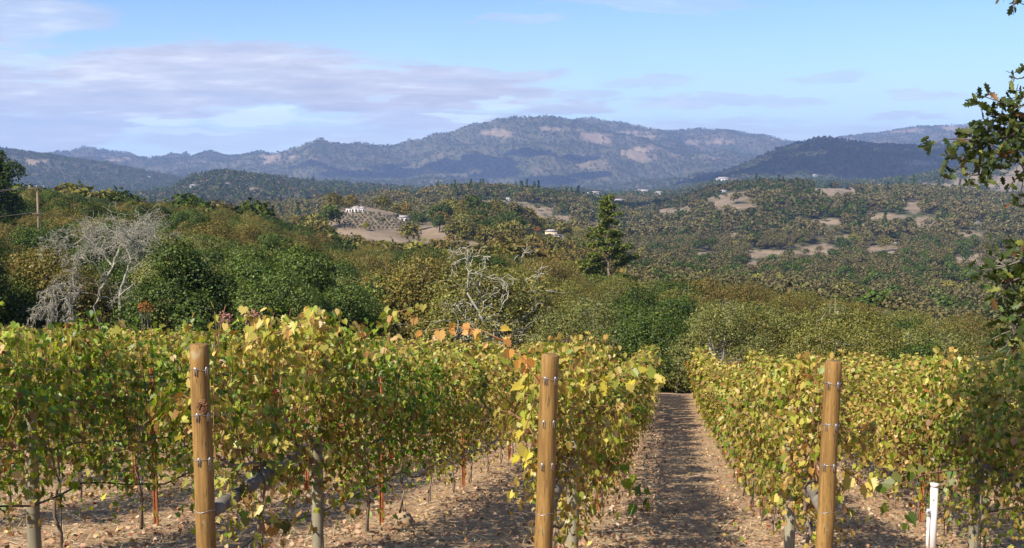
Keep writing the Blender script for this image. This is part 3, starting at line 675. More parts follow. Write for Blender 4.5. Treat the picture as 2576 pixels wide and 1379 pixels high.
# ------------------------------------------------------------------ single trees, houses and the pole
def join_branch_things(): pass
def dead_oaks():
    rng = np.random.default_rng(12); D = 70.; W = lambda x, y, dz=0: np.array(tuple(P(x, y, D+dz)))
    base = W(290, 815); gz = float(H(base[0], D)); base = np.array([base[0], D, gz])
    t = thing('bare_oak', 'large leafless grey oak with drooping lichened twigs, standing before the dark trees', 'tree', tuple(base))
    brs = []
    def limb(pts, r0, r1, kids, L, depth=2, droop=.18, name=None):
        pts = np.array([W(*p)-base if len(p) < 4 else np.array(p[:3]) for p in pts])
        fine = [pts[0]]
        for i in range(len(pts)-1):
            for q in (1/3., 2/3., 1): fine.append(pts[i]*(1-q)+pts[i+1]*q+rng.normal(0, .05, 3))
        pts = np.array(fine); rad = np.linspace(r0, r1, len(pts))*.62; brs.append((pts, rad, 4))
        for k in range(int(kids*1.6)):
            i = rng.integers(len(pts)//3, len(pts)); d = pts[i]-pts[i-1]; d = d/np.linalg.norm(d)+rng.normal(0, .75, 3)+np.array([0, 0, .35])
            grow(rng, pts[i], d, L*.84*rng.uniform(.6, 1.2), max(.022, rad[i]*.5), depth, brs, .75, droop, .32, (3, 5), .62, .0095, 6)
    limb([(0, 0, -1.2, 0), (240, 770, 0), (262, 710, 0), (285, 672, 0)], .20, .11, 3, 1.6)
    brs[0][0][0] = W(228, 830)-base-np.array([0, 0, 1.5])
    limb([(305, 845, 0), (302, 800, .1), (300, 745, .2), (318, 690, .2), (330, 655, .3)], .21, .11, 5, 1.8)
    limb([(285, 672, 0), (262, 640, .4), (230, 610, .2), (212, 600, 0), (175, 622, -.3)], .10, .03, 9, 1.9)
    limb([(285, 672, 0), (300, 620, .8), (330, 590, .9), (345, 570, 1.0)], .10, .03, 13, 2.0)
    limb([(330, 655, .3), (350, 610, .3), (385, 590, -.4), (425, 640, -.8)], .10, .03, 14, 1.9)
    limb([(330, 655, .3), (310, 600, 1.2), (270, 575, 1.2), (245, 585, .8)], .09, .03, 13, 1.9)
    limb([(262, 710, 0), (235, 660, -.6), (205, 650, -.8), (180, 680, -1)], .08, .025, 10, 1.6, 2, .35)
    limb([(300, 745, .2), (340, 715, -.3), (375, 700, -.6), (410, 715, -.8)], .08, .025, 11, 1.7, 2, .3)
    limb([(302, 775, .2), (330, 757, -.4), (370, 752, -.6), (385, 775, -.8)], .06, .02, 6, 1.2, 1, .3)
    limb([(318, 690, .2), (370, 640, 0), (410, 640, -.4), (432, 690, -.6), (440, 760, -.8)], .08, .022, 12, 1.3, 2, .35)
    limb([(330, 655, .3), (345, 620, -1), (320, 600, -1.6), (290, 620, -1.8)], .08, .025, 12, 1.8, 2, .25)
    limb([(212, 600, 0), (185, 590, -.2), (150, 600, -.3), (135, 620, -.4)], .04, .02, 6, 1.2, 2, .2)
    tr = [b for b in brs if b[2] == 4]; tw = [b for b in brs if b[2] < 4]
    link('trunk', branches_me('trunk', tr, M_LICHEN, (4, 4, 5, 5, 8)), t); link('twigs', branches_me('twigs', tw, M_LICHEN), t)
    # the smaller bare one to its left
    D = 64.; b2 = W(140, 830); g2 = float(H(b2[0], D)); base = np.array([b2[0], D, g2]); brs.clear()
    t2 = thing('bare_oak', 'small leafless tree with arching stems drooping to the vines, left of the larger one', 'tree', tuple(base))
    limb([(145, 850, 0), (142, 790, 0), (146, 745, 0), (150, 725, 0), (166, 715, 0)], .09, .03, 8, 1.0, 2, .5)
    limb([(146, 745, 0), (115, 738, 0), (98, 765, .1), (82, 815, .1)], .045, .02, 6, .8, 2, .4)
    limb([(142, 790, 0), (118, 770, -.2), (92, 790, -.3), (80, 830, -.3)], .04, .02, 5, .7, 2, .4)
    limb([(146, 750, 0), (172, 735, .1), (180, 745, .1), (186, 800, .1)], .045, .02, 6, .8, 2, .4)
    limb([(145, 760, 0), (160, 750, -.4), (175, 775, -.5), (185, 830, -.5)], .04, .02, 12, .9, 2, .55)
    limb([(145, 760, 0), (135, 750, -.3), (125, 790, -.5), (118, 830, -.5)], .04, .02, 10, .9, 2, .55)
    link('trunk', branches_me('trunk', [b for b in brs if b[2] == 4], M_LICHEN, (4, 4, 5, 5, 7)), t2); link('twigs', branches_me('twigs', [b for b in brs if b[2] < 4], M_LICHEN), t2)
    KEEP_OUT.extend([(-26, 70, 5.5), (-26, 75, 3.0), (-26.5, 64, 3.5), (float(b2[0]), 63, 3.5)])
def white_limbed_oak():
    rng = np.random.default_rng(31); D = 69.; W = lambda x, y, dz=0: np.array(tuple(P(x, y, D+dz)))
    b = W(1245, 850); gz = float(H(b[0], D)); base = np.array([b[0], D, gz]); top = (float(P(1245, 650, D).z)-gz)*1.14
    crown, trunk = tree_meshes('olive', 555, top, 5.2, 12500, .135, M_LICHEN, 20, 2); brs = []
    def limb(pts, r0, r1, kids=3, L=.9):
        q = np.array([W(p[0], p[1], p[2] if len(p) > 2 else -2.7)-base for p in pts]); fine = [q[0]]
        for i in range(len(q)-1):
            for f_ in (.5, 1): fine.append(q[i]*(1-f_)+q[i+1]*f_+rng.normal(0, .05, 3))
        q = np.array(fine); brs.append((q, np.linspace(r0, r1, len(q))*.62, 4))
        for k in range(kids):
            i = rng.integers(1, len(q)); d = q[i]-q[i-1]; d = d/np.linalg.norm(d)+rng.normal(0, .7, 3)+np.array([0, -.3, .2]); grow(rng, q[i], d, L*rng.uniform(.5, 1.1), r1*.6, 1, brs, .7, .05, .3, (2, 3), .6, .018, 5)
    limb([(1250, 905, 0), (1235, 850, -1.5), (1215, 805, -2.8), (1208, 790)], .22, .14, 0)
    limb([(1208, 790), (1175, 735), (1178, 705), (1180, 685)], .10, .08, 2)
    limb([(1180, 685), (1168, 672), (1170, 662)], .06, .04, 1); limb([(1180, 685), (1188, 672), (1178, 655), (1165, 640), (1145, 638)], .06, .03, 4)
    limb([(1178, 658), (1160, 652), (1140, 668)], .045, .03, 3); limb([(1182, 668), (1190, 645), (1210, 640), (1225, 645)], .045, .025, 4)
    limb([(1180, 687), (1200, 690), (1222, 698)], .05, .03, 2); limb([(1165, 640), (1155, 625), (1142, 640), (1140, 655)], .035, .02, 3)
    limb([(1208, 790), (1215, 760), (1235, 740), (1262, 728)], .06, .035, 3); limb([(1215, 800), (1255, 790), (1268, 760), (1280, 740)], .08, .04, 3)
    limb([(1240, 700), (1260, 705), (1278, 690), (1300, 700)], .035, .02, 3); limb([(1320, 705), (1345, 690), (1360, 692)], .035, .02, 4); limb([(1310, 660), (1312, 640), (1325, 632)], .03, .02, 3)
    t = thing('blue_oak', 'broad brownish oak showing white lichened limbs, behind the vines left of the aisle', 'tree', tuple(base))
    link('crown', crown, t); link('trunk', trunk, t); link('pale_limbs', branches_me('pale_limbs', brs, M_PALEBARK, (4, 4, 5, 5, 7)), t)
    KEEP_OUT.append((float(b[0]), D, 5.4)); KEEP_OUT.append((float(b[0]), D-7, 5.0))
def conifer():
    rng = np.random.default_rng(41); D = 205.; tp = P(1532, 484, D); gz = float(H(tp.x, D)); Hh = tp.z-gz; print('conifer', Hh)
    t = thing('conifer', 'tall ragged green conifer rising alone above the oaks beyond the aisle', 'tree', (tp.x, D, gz)); mb = MB()
    mb.tube([(0, 0, -1), (.1, 0, Hh*.3), (-.12, 0, Hh*.62), (0, 0, Hh*.985)], [.42, .33, .2, .05], 8, False); PP, NN, TT = [], [], []
    z = Hh*.16
    while z < Hh*.985:
        f = (z/Hh); reach = 9.0*(1-f)**.80*rng.uniform(.42, 1.22)+.25; a = rng.uniform(0, 6.28)
        if .20 < f < .33 and rng.random() < .45: z += .25; continue
        el = .45*(f-.42)+rng.normal(0, .08); pts = []
        for i in range(6):
            u = i/5.; pts.append(np.array([math.cos(a)*reach*u, math.sin(a)*reach*u, z+reach*(u*el-.18*u*u+.14*u**3)]))
        mb.tube(pts, np.linspace(.09*(1-f)+.03, .02, 6), 4, False)
        n = int(30+90*reach); u = rng.uniform(.34 if f < .8 else .05, 1.03, n); c = np.array(pts); ii = np.clip((u*5).astype(int), 0, 4); q = c[ii]+(c[ii+1]-c[ii])*(u*5-ii)[:, None]
        wid = .55*np.sin(np.clip(u, 0, 1)*2.6)+.15; q = q+np.stack([-math.sin(a)*rng.normal(0, 1, n)*wid, math.cos(a)*rng.normal(0, 1, n)*wid, rng.normal(-.10, .24, n)], 1)
        PP.append(q); NN.append(rng.normal(0, .5, (n, 3))+np.array([0, 0, 1.0])); TT.append(rng.normal(0, .6, (n, 3))+np.array([math.cos(a), math.sin(a), -.1])); z += rng.uniform(.16, .42)
    pos, nn, tt = map(np.concatenate, (PP, NN, TT)); col = pick(rng, len(pos), [(5, (.135, .19, .04)), (4, (.185, .24, .045)), (2, (.075, .11, .028)), (1, (.18, .17, .05))], .2)
    link('crown', leaves_mesh('conifer_crown', pos, nn, tt, rng.uniform(.2, .46, len(pos)), col, M_TLEAF), t); link('trunk', mb.me('conifer_trunk', M_FIRBARK, True), t)
    KEEP_OUT.append((tp.x, D, 5)); KEEP_OUT.append((tp.x*.96, D-9, 4.5))
    # the dark tree cut by the left edge
    D = 175.; tp = P(-32, 318, D); gz = float(H(tp.x, D)); ms = tree_meshes('live', 777, (tp.z-gz)*1.1, 5.6, 24000, .26, M_BARK, 30, 1)
    tree_thing('live_oak', 'tall dark evergreen tree cut by the left picture edge, highest on the crest', 'tree', ms, (tp.x, D, gz), 0, 1.0); KEEP_OUT.append((tp.x, D, 4))
    # pink and red bushes at the left rows' end
    for n, (px, py, r, pal, lab) in enumerate([(565, 806, .5, 'pink', 'small pinkish red bush at the row ends, the left of two'), (640, 806, .6, 'pink', 'small pinkish red bush at the row ends, the right of two'),
                                       (366, 775, .4, 'red', 'orange red sapling under the right side of the bare grey tree'),
                                       (1700, 950, .75, 'willow', 'grey green bush closing the far end of the open aisle'), (1655, 925, .9, 'live', 'dark bush left of the far end of the open aisle')]):
        D = 57. if px < 1600 else 49.; q = P(px, py, D); gz = float(H(q.x, D)); hh = q.z-gz+r
        rng = np.random.default_rng(60+n); k = int(380*r*r)+120; p, nr, tp_ = blob_leaves(rng, (0, 0, hh-r), r, k); p2, nr2, tp2 = blob_leaves(rng, (0, 0, hh*.5), r*.8, k)
        t = thing('bush', lab, 'bush', (q.x, D, gz)); col = pick(rng, 2*k, PAL[pal], .25)
        link('foliage', leaves_mesh('bush_foliage', np.concatenate([p, p2]), np.concatenate([nr, nr2]), np.concatenate([tp_, tp2]), rng.uniform(.06, .12, 2*k), col, M_TLEAF), t)
        m = MB()
        for i in range(7): m.tube([(0, 0, -.2), (rng.normal(0, .15), rng.normal(0, .15), hh*.5), (rng.normal(0, r*.5), rng.normal(0, r*.5), hh*.9)], [.03, .02, .01], 5, False)
        link('stems', m.me('bush_stems', M_BARK), t)
def utility_pole():
    D = 140.; tp = P(93, 467, D); gz = float(H(tp.x, D)); Hh = tp.z-gz
    t = thing('utility_pole', 'brown wooden utility pole with a short crossarm rising above the left trees', 'utility pole', (tp.x, D, gz)); m = MB()
    m.tube([(0, 0, -1), (0, 0, Hh*.5), (0, 0, Hh)], [.17, .15, .12], 10); m.build('pole', M_POLE, t, True)
    m = MB(); m.box((0, -.16, Hh-.35), (2.0, .10, .12), .5); m.build('crossarm', M_POLE, t); m = MB(); m.box((0, -.16, Hh-3.6), (1.3, .10, .12), .5); m.build('crossarm', M_POLE, t)
    for x in (-.85, 0, .85):
        m = MB(); m.tube([(x*math.cos(.5), x*math.sin(.5)-.16, Hh-.3+q) for q in (0, .1, .2, .3)], [.05, .06, .04, .05], 8); m.build('insulator', M_STEEL, t, True)
    KEEP_OUT.append((tp.x, D-3, 3.2)); KEEP_OUT.append((tp.x+1, D-8, 3))
    for n, (dx, dz) in enumerate([(-.75, 0), (.75, 0), (0, -3.3)]):
        a = Vector((tp.x+dx, D-.16, tp.z-.05+dz)); b = P(600, 556, 330); b.z += dz*.7; b.x += dx*2; c = P(-420, 470, 150); c.z += dz; m = MB()
        for u, v in ((a, b), (a, c)):
            m.tube([u.lerp(v, i/20)-Vector((0, 0, 1.2*math.sin(math.pi*i/20))) for i in range(21)], .022, 4, False)
        o = m.build('power_line', M_ROD, None, True); o['label'] = ['left of two wires leaving the top crossarm of the utility pole', 'right of two wires leaving the top crossarm of the utility pole', 'lowest wire, below the crossarm of the utility pole'][n]; o['category'] = 'wire'; o['group'] = 'wires on the utility pole'
M_POLE = wood_mat('pole wood', (.16, .11, .07), (.30, .22, .15), 4, (1, 1, .1))

def house_part(mb_wall, mb_roof, wins, cx, cy, w, d, h, roof, nw):
    mb_wall.box((cx, cy, h/2-1), (w, d, h+2))
    o = .35
    if roof == 'gable':
        V = [(cx-w/2-o, cy-d/2-o, h+.002), (cx+w/2+o, cy-d/2-o, h+.002), (cx+w/2+o, cy+d/2+o, h+.002), (cx-w/2-o, cy+d/2+o, h+.002), (cx-w/2-o, cy, h+d*.26), (cx+w/2+o, cy, h+d*.26)]
        mb_roof.add(V, [(0, 1, 5, 4), (2, 3, 4, 5), (0, 4, 3), (1, 2, 5), (3, 2, 1, 0)])
    elif roof == 'hip':
        V = [(cx-w/2-o, cy-d/2-o, h+.002), (cx+w/2+o, cy-d/2-o, h+.002), (cx+w/2+o, cy+d/2+o, h+.002), (cx-w/2-o, cy+d/2+o, h+.002), (cx-w/2+d*.4, cy, h+d*.22), (cx+w/2-d*.4, cy, h+d*.22)]
        mb_roof.add(V, [(0, 1, 5, 4), (2, 3, 4, 5), (0, 4, 3), (1, 2, 5), (3, 2, 1, 0)])
    else: mb_roof.box((cx, cy, h+.16), (w+.3, d+.3, .3))
    for i in range(nw):
        x = cx-w/2+w*(i+.5)/nw; wins.append((x, cy-d/2, h*.52, w/nw*.5, h*.42))
def make_house(name, label, cat, loc, rz, blocks, wall, roofm, sc=1.0, group=None):
    t = thing(name, label, cat, loc, rz, group, sc); a, b, wins = MB(), MB(), []
    for q in blocks: house_part(a, b, wins, *q)
    link('wall', a.me('wall', wall), t); link('roof', b.me('roof', roofm), t)
    for x, y, z, w, h in wins:
        m = MB(); m.box((x, y-.03, z), (w+.2, .12, h+.2)); f = m.build('window', roofm, t); m = MB(); m.box((x, y-.10, z), (w, .06, h)); m.build('pane', M_WINDOW, f)
    return t
def houses():
    p = hit(895, 534); print('villa', p)
    make_house('villa', 'low white hilltop villa with dark openings above the olive grove', 'villa', p+Vector((0, 3, -.3)), 0, [(0, 0, 8, 6, 3.6, 'hip', 3), (-5.8, -.4, 4.4, 5, 2.9, 'flat', 2), (4.9, -1.2, 3.6, 5, 3.4, 'gable', 2), (.5, .5, 2.6, 3, 4.7, 'hip', 1)], M_STUCCO, M_TILE, .82*p.y/700)
    CLEAR.append((p.x, p.y, 13)); print('villa', p)
    p = hit(1015, 556); make_house('house', 'small white house on the hillside right of the villa', 'house', p+Vector((0, 2, -.3)), .15, [(0, 0, 5.2, 4.4, 2.6, 'gable', 2), (-2.9, -.6, 2.4, 3, 2.1, 'flat', 1)], M_STUCCO, M_TILE, p.y/700); CLEAR.append((p.x, p.y, 9))
    p = hit(1388, 592, 300, up=3.5); make_house('house', 'cream two storey house with arcade beside red trees, left of the tall conifer', 'house', p+Vector((0, 3, -.3)), .1, [(0, 0, 8.2, 5, 3.0, 'flat', 5), (-.3, .4, 5.6, 4, 5.0, 'hip', 3), (4.4, 0, 2.4, 4, 2.6, 'flat', 1)], M_CREAM, M_TILE, 1.2*p.y/650); CLEAR.append((p.x, p.y, 20))
    far = [(1273, 478, 18, 1, 'cream house on the ridge left of centre'), (1277, 498, 17, 0, 'white house below the cream ridge house'), (970, 489, 22, 0, 'long white house on the ridge above the villa'), (1352, 509, 9, 0, 'tiny white shed on the bare knoll'),
           (1382, 503, 24, 0, 'low white house behind the bare knoll'), (1495, 491, 26, 1, 'pale building in the town left of the conifer top'), (1619, 489, 30, 0, 'long white building in the valley right of the conifer'), (1660, 489, 22, 0, 'white valley building beside the long white one'),
           (1559, 508, 24, 1, 'pale house just right of the conifer top'), (1605, 606, 14, 0, 'white gabled house in the woods right of the conifer'), (1370, 547, 6, 0, 'tiny white hut under the bare knoll'), (1201, 459, 10, 0, 'small white house on the dark wooded ridge'),
           (1732, 668, 12, 0, 'white house beside a red tree right of the aisle'), (1762, 670, 20, 0, 'long white roofed house right of the red tree'), (1820, 456, 26, 0, 'pale hillside building under the dark cone hill'), (1820, 479, 15, 0, 'white gabled house on the dark ridge'),
           (1993, 471, 12, 1, 'cream house in the dark ridge woods'), (2033, 475, 8, 0, 'small white house right of the cream ridge house'), (2052, 442, 12, 0, 'white house at the foot of the dark cone hill'), (2251, 606, 12, 0, 'white house by the straw coloured clearing at right'),
           (2460, 554, 12, 0, 'white house high on the right slope'), (2349, 679, 16, 0, 'grey white shed below the right clearings'), (2301, 761, 14, 0, 'white roof among the oaks above the right vines'), (2156, 528, 9, 1, 'small pale house in the middle of the right slope'),
           (2029, 552, 9, 0, 'small white house lower on the right slope, the right of two'), (2003, 548, 6, 0, 'tiny white house lower on the right slope, the left of two'), (609, 436, 12, 0, 'white house on top of the left foothill'), (487, 468, 14, 0, 'white house low on the left foothill'),
           (639, 484, 14, 1, 'orange cream house in the dark woods at left'), (673, 488, 8, 0, 'tiny white house right of the orange cream house'), (573, 466, 9, 0, 'small white house on the left foothill slope'), (374, 446, 9, 0, 'lone white house below the left blue hill'), (2560, 487, 16, 0, 'white building at the right edge under the oak twigs')]
    pr = [None, None]
    for px, py, w, ty, lab in far:
        p = hit(px, py, 60 if py > 700 else 300, up=3.5); s = w*p.y/F/9.0; CLEAR.append((p.x, p.y, max(9, w*p.y/F*.8)))
        loc = p+Vector((0, 2*s, -.2)); rz = random.Random(px).uniform(-.4, .4)
        if pr[ty] is None: pr[ty] = make_house('house', lab, 'house', loc, rz, [(0, 0, 8, 5, 3, 'gable', 3), (-4.4, -.5, 3.2, 4, 2.3, 'gable', 1)], (M_STUCCO, M_CREAM)[ty], M_TILE, s, 'scattered houses in the valley')
        else: dup(pr[ty], loc, rz, s, lab)
    # the olive grove, tree by tree
    rng = np.random.default_rng(71); me = [tree_meshes('grey', 900+i, 2.6, 1.35, 420, .26, M_BARK, 6, 0) for i in range(2)]; src = [None, None]
    for r, py in enumerate(range(541, 580, 6)):
        for px in range(852+(r % 2)*5, 1015+r*4, 11):
            if py < 545 and px > 960 or px < 858 and py > 570: continue
            p = hit(px+rng.uniform(-2, 2), py+rng.uniform(-1.5, 1.5), 300); i = int(rng.integers(2))
            lab = f"small grey green olive tree in the {['top', 'second', 'third', 'fourth', 'fifth', 'sixth', 'lowest'][r]} row of the hill grove"
            if src[i] is None: src[i] = tree_thing('olive_tree', lab, 'tree', me[i], tuple(p), 0, p.y/700, 'olive trees of the hill grove')
            else: dup(src[i], p, rng.uniform(0, 6), p.y/700*rng.uniform(.8, 1.15), lab)
    # single coloured trees that stand out among the woods
    for px, py, hp, pal, lab in [(1050, 575, 48, 'live', 'round dark oak right of the small white hillside house'), (1105, 585, 52, 'live', 'big dark round oak at the grove edge'), (1365, 572, 22, 'red', 'rusty orange tree behind the cream house'), (1352, 588, 20, 'red', 'dull red tree left of the cream house'),
                                 (1330, 590, 30, 'yellow', 'yellow green tree left of the red tree'), (1455, 600, 34, 'yellow', 'yellow green tree between the cream house and the conifer'), (1480, 600, 30, 'bay', 'green tree just left of the conifer'), (1732, 664, 10, 'red', 'bright red tree by the white house right of the aisle'),
                                 (920, 580, 24, 'yellow', 'yellow green tree alone in the olive grove'), (965, 562, 16, 'live', 'small dark oak in the olive grove'), (1640, 640, 30, 'autumn', 'orange brown oak right of the conifer'), (2120, 640, 50, 'live', 'large dark oak between the right clearings'),
                                 (2230, 580, 28, 'live', 'dark oak above the right clearing'), (1985, 650, 28, 'live', 'dark green oak left of the right clearings')]:
        p = hit(px, py, 250); h = hp*p.y/F; ms = tree_meshes(pal, px, h, h*.52, 2600, .05*h, M_BARK, 12, 0); tree_thing('tree', lab, 'tree', ms, tuple(p), 0, 1); CLEAR.append((p.x, p.y, h*.5))
def overhanging_oak():
    rng = np.random.default_rng(91); gz = float(H(5.4, 2.2)); t = thing('overhanging_oak', 'dark lobed oak twigs hanging in from the upper right edge', 'tree', (5.4, 2.2, gz)); b0 = np.array([5.4, 2.2, gz])
    LV, NV, TV, SV = [], [], [], []; wood = MB()
    def spray(pts, n, size, sp=.05, side=3):
        n = int(n*1.9)
        q = np.array([tuple(P(*p)) for p in pts])-b0; wood.tube(q, np.linspace(.010, .0035, len(q)), 5, False)
        for k in range(side*len(q)):
            i = rng.integers(1, len(q)); d = rng.normal(0, 1, 3); e = q[i]+d/np.linalg.norm(d)*rng.uniform(.05, .15)+np.array([-.02, 0, -.01]); wood.tube([q[i], (q[i]+e)/2+rng.normal(0, .01, 3), e], [.004, .003, .002], 4, False)
            m = rng.integers(4, 9); LV.append(e+rng.normal(0, sp*.5, (m, 3))); 
            NV.append(rng.normal(0, 1, (m, 3))+np.array([0, -.2, .3])); TV.append(rng.normal(0, .8, (m, 3))+d*.6); SV.append(rng.uniform(.6, 1.15, m)*size)
        u = rng.uniform(.15, 1, n)*(len(q)-1); i = np.minimum(u.astype(int), len(q)-2); LV.append(q[i]+(q[i+1]-q[i])*(u-i)[:, None]+rng.normal(0, sp, (n, 3)))
        NV.append(rng.normal(0, 1, (n, 3))+np.array([0, -.2, .3])); TV.append(rng.normal(0, .8, (n, 3))+np.array([-.3, 0, -.5])); SV.append(rng.uniform(.6, 1.15, n)*size)
    D = 5.6
    spray([(2720, 300, D), (2620, 330, D), (2540, 345, D), (2470, 350, D), (2405, 350, D)], 26, .066)
    spray([(2640, 300, D), (2580, 310, D), (2540, 330, D), (2515, 345, D)], 14, .066); spray([(2470, 350, D), (2465, 395, D), (2462, 440, D)], 12, .062, .03, 2)
    spray([(2540, 345, D), (2560, 390, D), (2575, 430, D)], 14, .066, .05, 2); spray([(2700, 180, D), (2620, 230, D), (2570, 245, D), (2530, 260, D)], 12, .062, .04, 2)
    spray([(2500, 350, D), (2450, 370, D), (2425, 405, D)], 14, .064, .035, 2); spray([(2600, 360, D), (2620, 300, D), (2560, 285, D), (2520, 290, D)], 12, .064, .035, 2)
    spray([(2680, 100, D), (2620, 160, D), (2590, 175, D), (2578, 195, D)], 6, .05, .02, 1)
    spray([(2600, -90, D), (2560, -30, D), (2555, 0, D), (2545, 20, D)], 5, .055, .012, 0); spray([(2540, -60, D), (2525, -15, D), (2505, 5, D)], 4, .045, .012, 0)
    spray([(2720, 640, 5), (2640, 640, 5), (2580, 650, 5), (2530, 670, 5)], 22, .070, .05, 3); spray([(2620, 650, 5), (2580, 690, 5), (2540, 710, 5), (2505, 690, 5)], 22, .070, .05, 2)
    spray([(2720, 590, 5), (2640, 590, 5), (2600, 605, 5), (2575, 598, 5)], 5, .06, .03, 1); spray([(2640, 680, 5), (2600, 740, 5), (2570, 790, 5), (2550, 830, 5)], 26, .070, .05, 3)
    spray([(2660, 720, 5), (2620, 800, 5), (2585, 860, 5)], 26, .070, .06, 3)
    # crown overhead, which shades the lower right of the picture
    for c, r, n in [((.4, 2.5, 3.6), 1.3, 2600), ((1.8, 2.6, 3.9), 1.4, 3000), ((3.3, 2.6, 3.7), 1.5, 3200), ((2.2, 1.0, 4.4), 1.6, 3000), ((4.6, 3.6, 3.4), 1.6, 3400), ((5.4, 2.0, 4.6), 1.8, 3200), ((6.2, 4.4, 2.6), 1.5, 2600), ((-.1, 5.2, 3.7), 1.0, 5000), ((.5, 6.0, 3.8), 1.2, 5600), ((1.7, 6.4, 3.7), 1.2, 5200), ((.5, 4.7, 3.8), 1.1, 4500), ((1.6, 5.1, 3.9), 1.1, 4500)]:
        p, nr, tp = blob_leaves(rng, np.array(c)-b0, r, n); LV.append(p); NV.append(nr); TV.append(tp); SV.append(rng.uniform(.06, .1, n))
        m_ = (np.array(c)-b0); wood.tube([(0, 0, 3.4), tuple(m_*.5+np.array([0, 0, 2.0])), tuple(m_)], [.14, .08, .03], 8, False)
    wood.tube([(0, 0, -.4), (.05, .02, 1.2), (-.05, 0, 2.4), (0, 0, 3.4)], [.30, .24, .21, .18], 14, False)
    for p in ((2720, 300, 5.6), (2720, 640, 5), (2700, 180, 5.6), (2720, 560, 5), (2600, -90, 5.6)):
        e = np.array(tuple(P(*p)))-b0; wood.tube([(0, 0, 3.2), tuple(e*.5+np.array([.4, .3, 1.9])), tuple(e)], [.05, .025, .010], 6, False)
    LV, NV, TV, SV = map(np.concatenate, (LV, NV, TV, SV)); col = pick(rng, len(LV), [(6, (.055, .085, .018)), (3, (.09, .125, .025)), (1.2, (.22, .24, .05)), (.5, (.22, .12, .05))], .2)
    link('crown', leaves_mesh('oak_crown', LV, NV, TV, SV, col, M_OAKLEAF, 'oak'), t); link('trunk', wood.me('oak_wood', M_BARK, True), t)
dead_oaks(); white_limbed_oak(); conifer(); utility_pole(); houses(); overhanging_oak()

# ------------------------------------------------------------------ vineyard
RD_ = np.array([0.1457, 0.9893]); RN_ = np.array([0.9893, -0.1457])     # along the rows, across them
ENDS = {0: (-4.38, 7.05), 1: (-2.11, 7.40), 2: (0.215, 7.75), 3: (2.37, 8.15), 4: (4.55, 8.75)}
def row_start(k):
    if k in ENDS: return np.array(ENDS[k])
    if k < 0: return np.array(ENDS[0])+k*np.array([2.16, .22])
    return np.array(ENDS[4])+(k-4)*np.array([2.12, .35])
def row_pt(k, s):
    p = row_start(k)+RD_*s; return float(p[0]), float(p[1]), float(H(p[0], p[1]))
def row_end(k):                                   # far ends of the rows, along the edge of the wood
    x0, y0 = row_start(k); ye = 47.5 if k <= 2 else 46.
    if k <= 0: ye = 49+(-k)*.9
    return (ye-y0)/RD_[1]
VP = {
 'green':  [(6, (.10, .19, .016)), (6, (.18, .27, .022)), (4.5, (.29, .35, .032)), (2.2, (.42, .39, .085)), (.9, (.36, .25, .09)), (.6, (.24, .13, .05)), (.05, (.35, .05, .02))],
 'mixed':  [(4, (.12, .20, .018)), (5.5, (.25, .31, .03)), (4.5, (.37, .37, .07)), (3.2, (.50, .43, .12)), (2.2, (.46, .31, .11)), (1.2, (.28, .15, .06)), (.07, (.40, .06, .025))],
 'gold':   [(2.2, (.17, .24, .022)), (4, (.33, .34, .06)), (5, (.49, .42, .11)), (3.5, (.54, .41, .16)), (2.8, (.46, .29, .10)), (1.3, (.27, .14, .05))],
}
for _k in VP: VP[_k] = [(w_, (c_[0]*(.98 if _k == 'gold' else .90), c_[1]*(1.0 if _k == 'gold' else .92), c_[2]*.75)) for w_, c_ in VP[_k]]
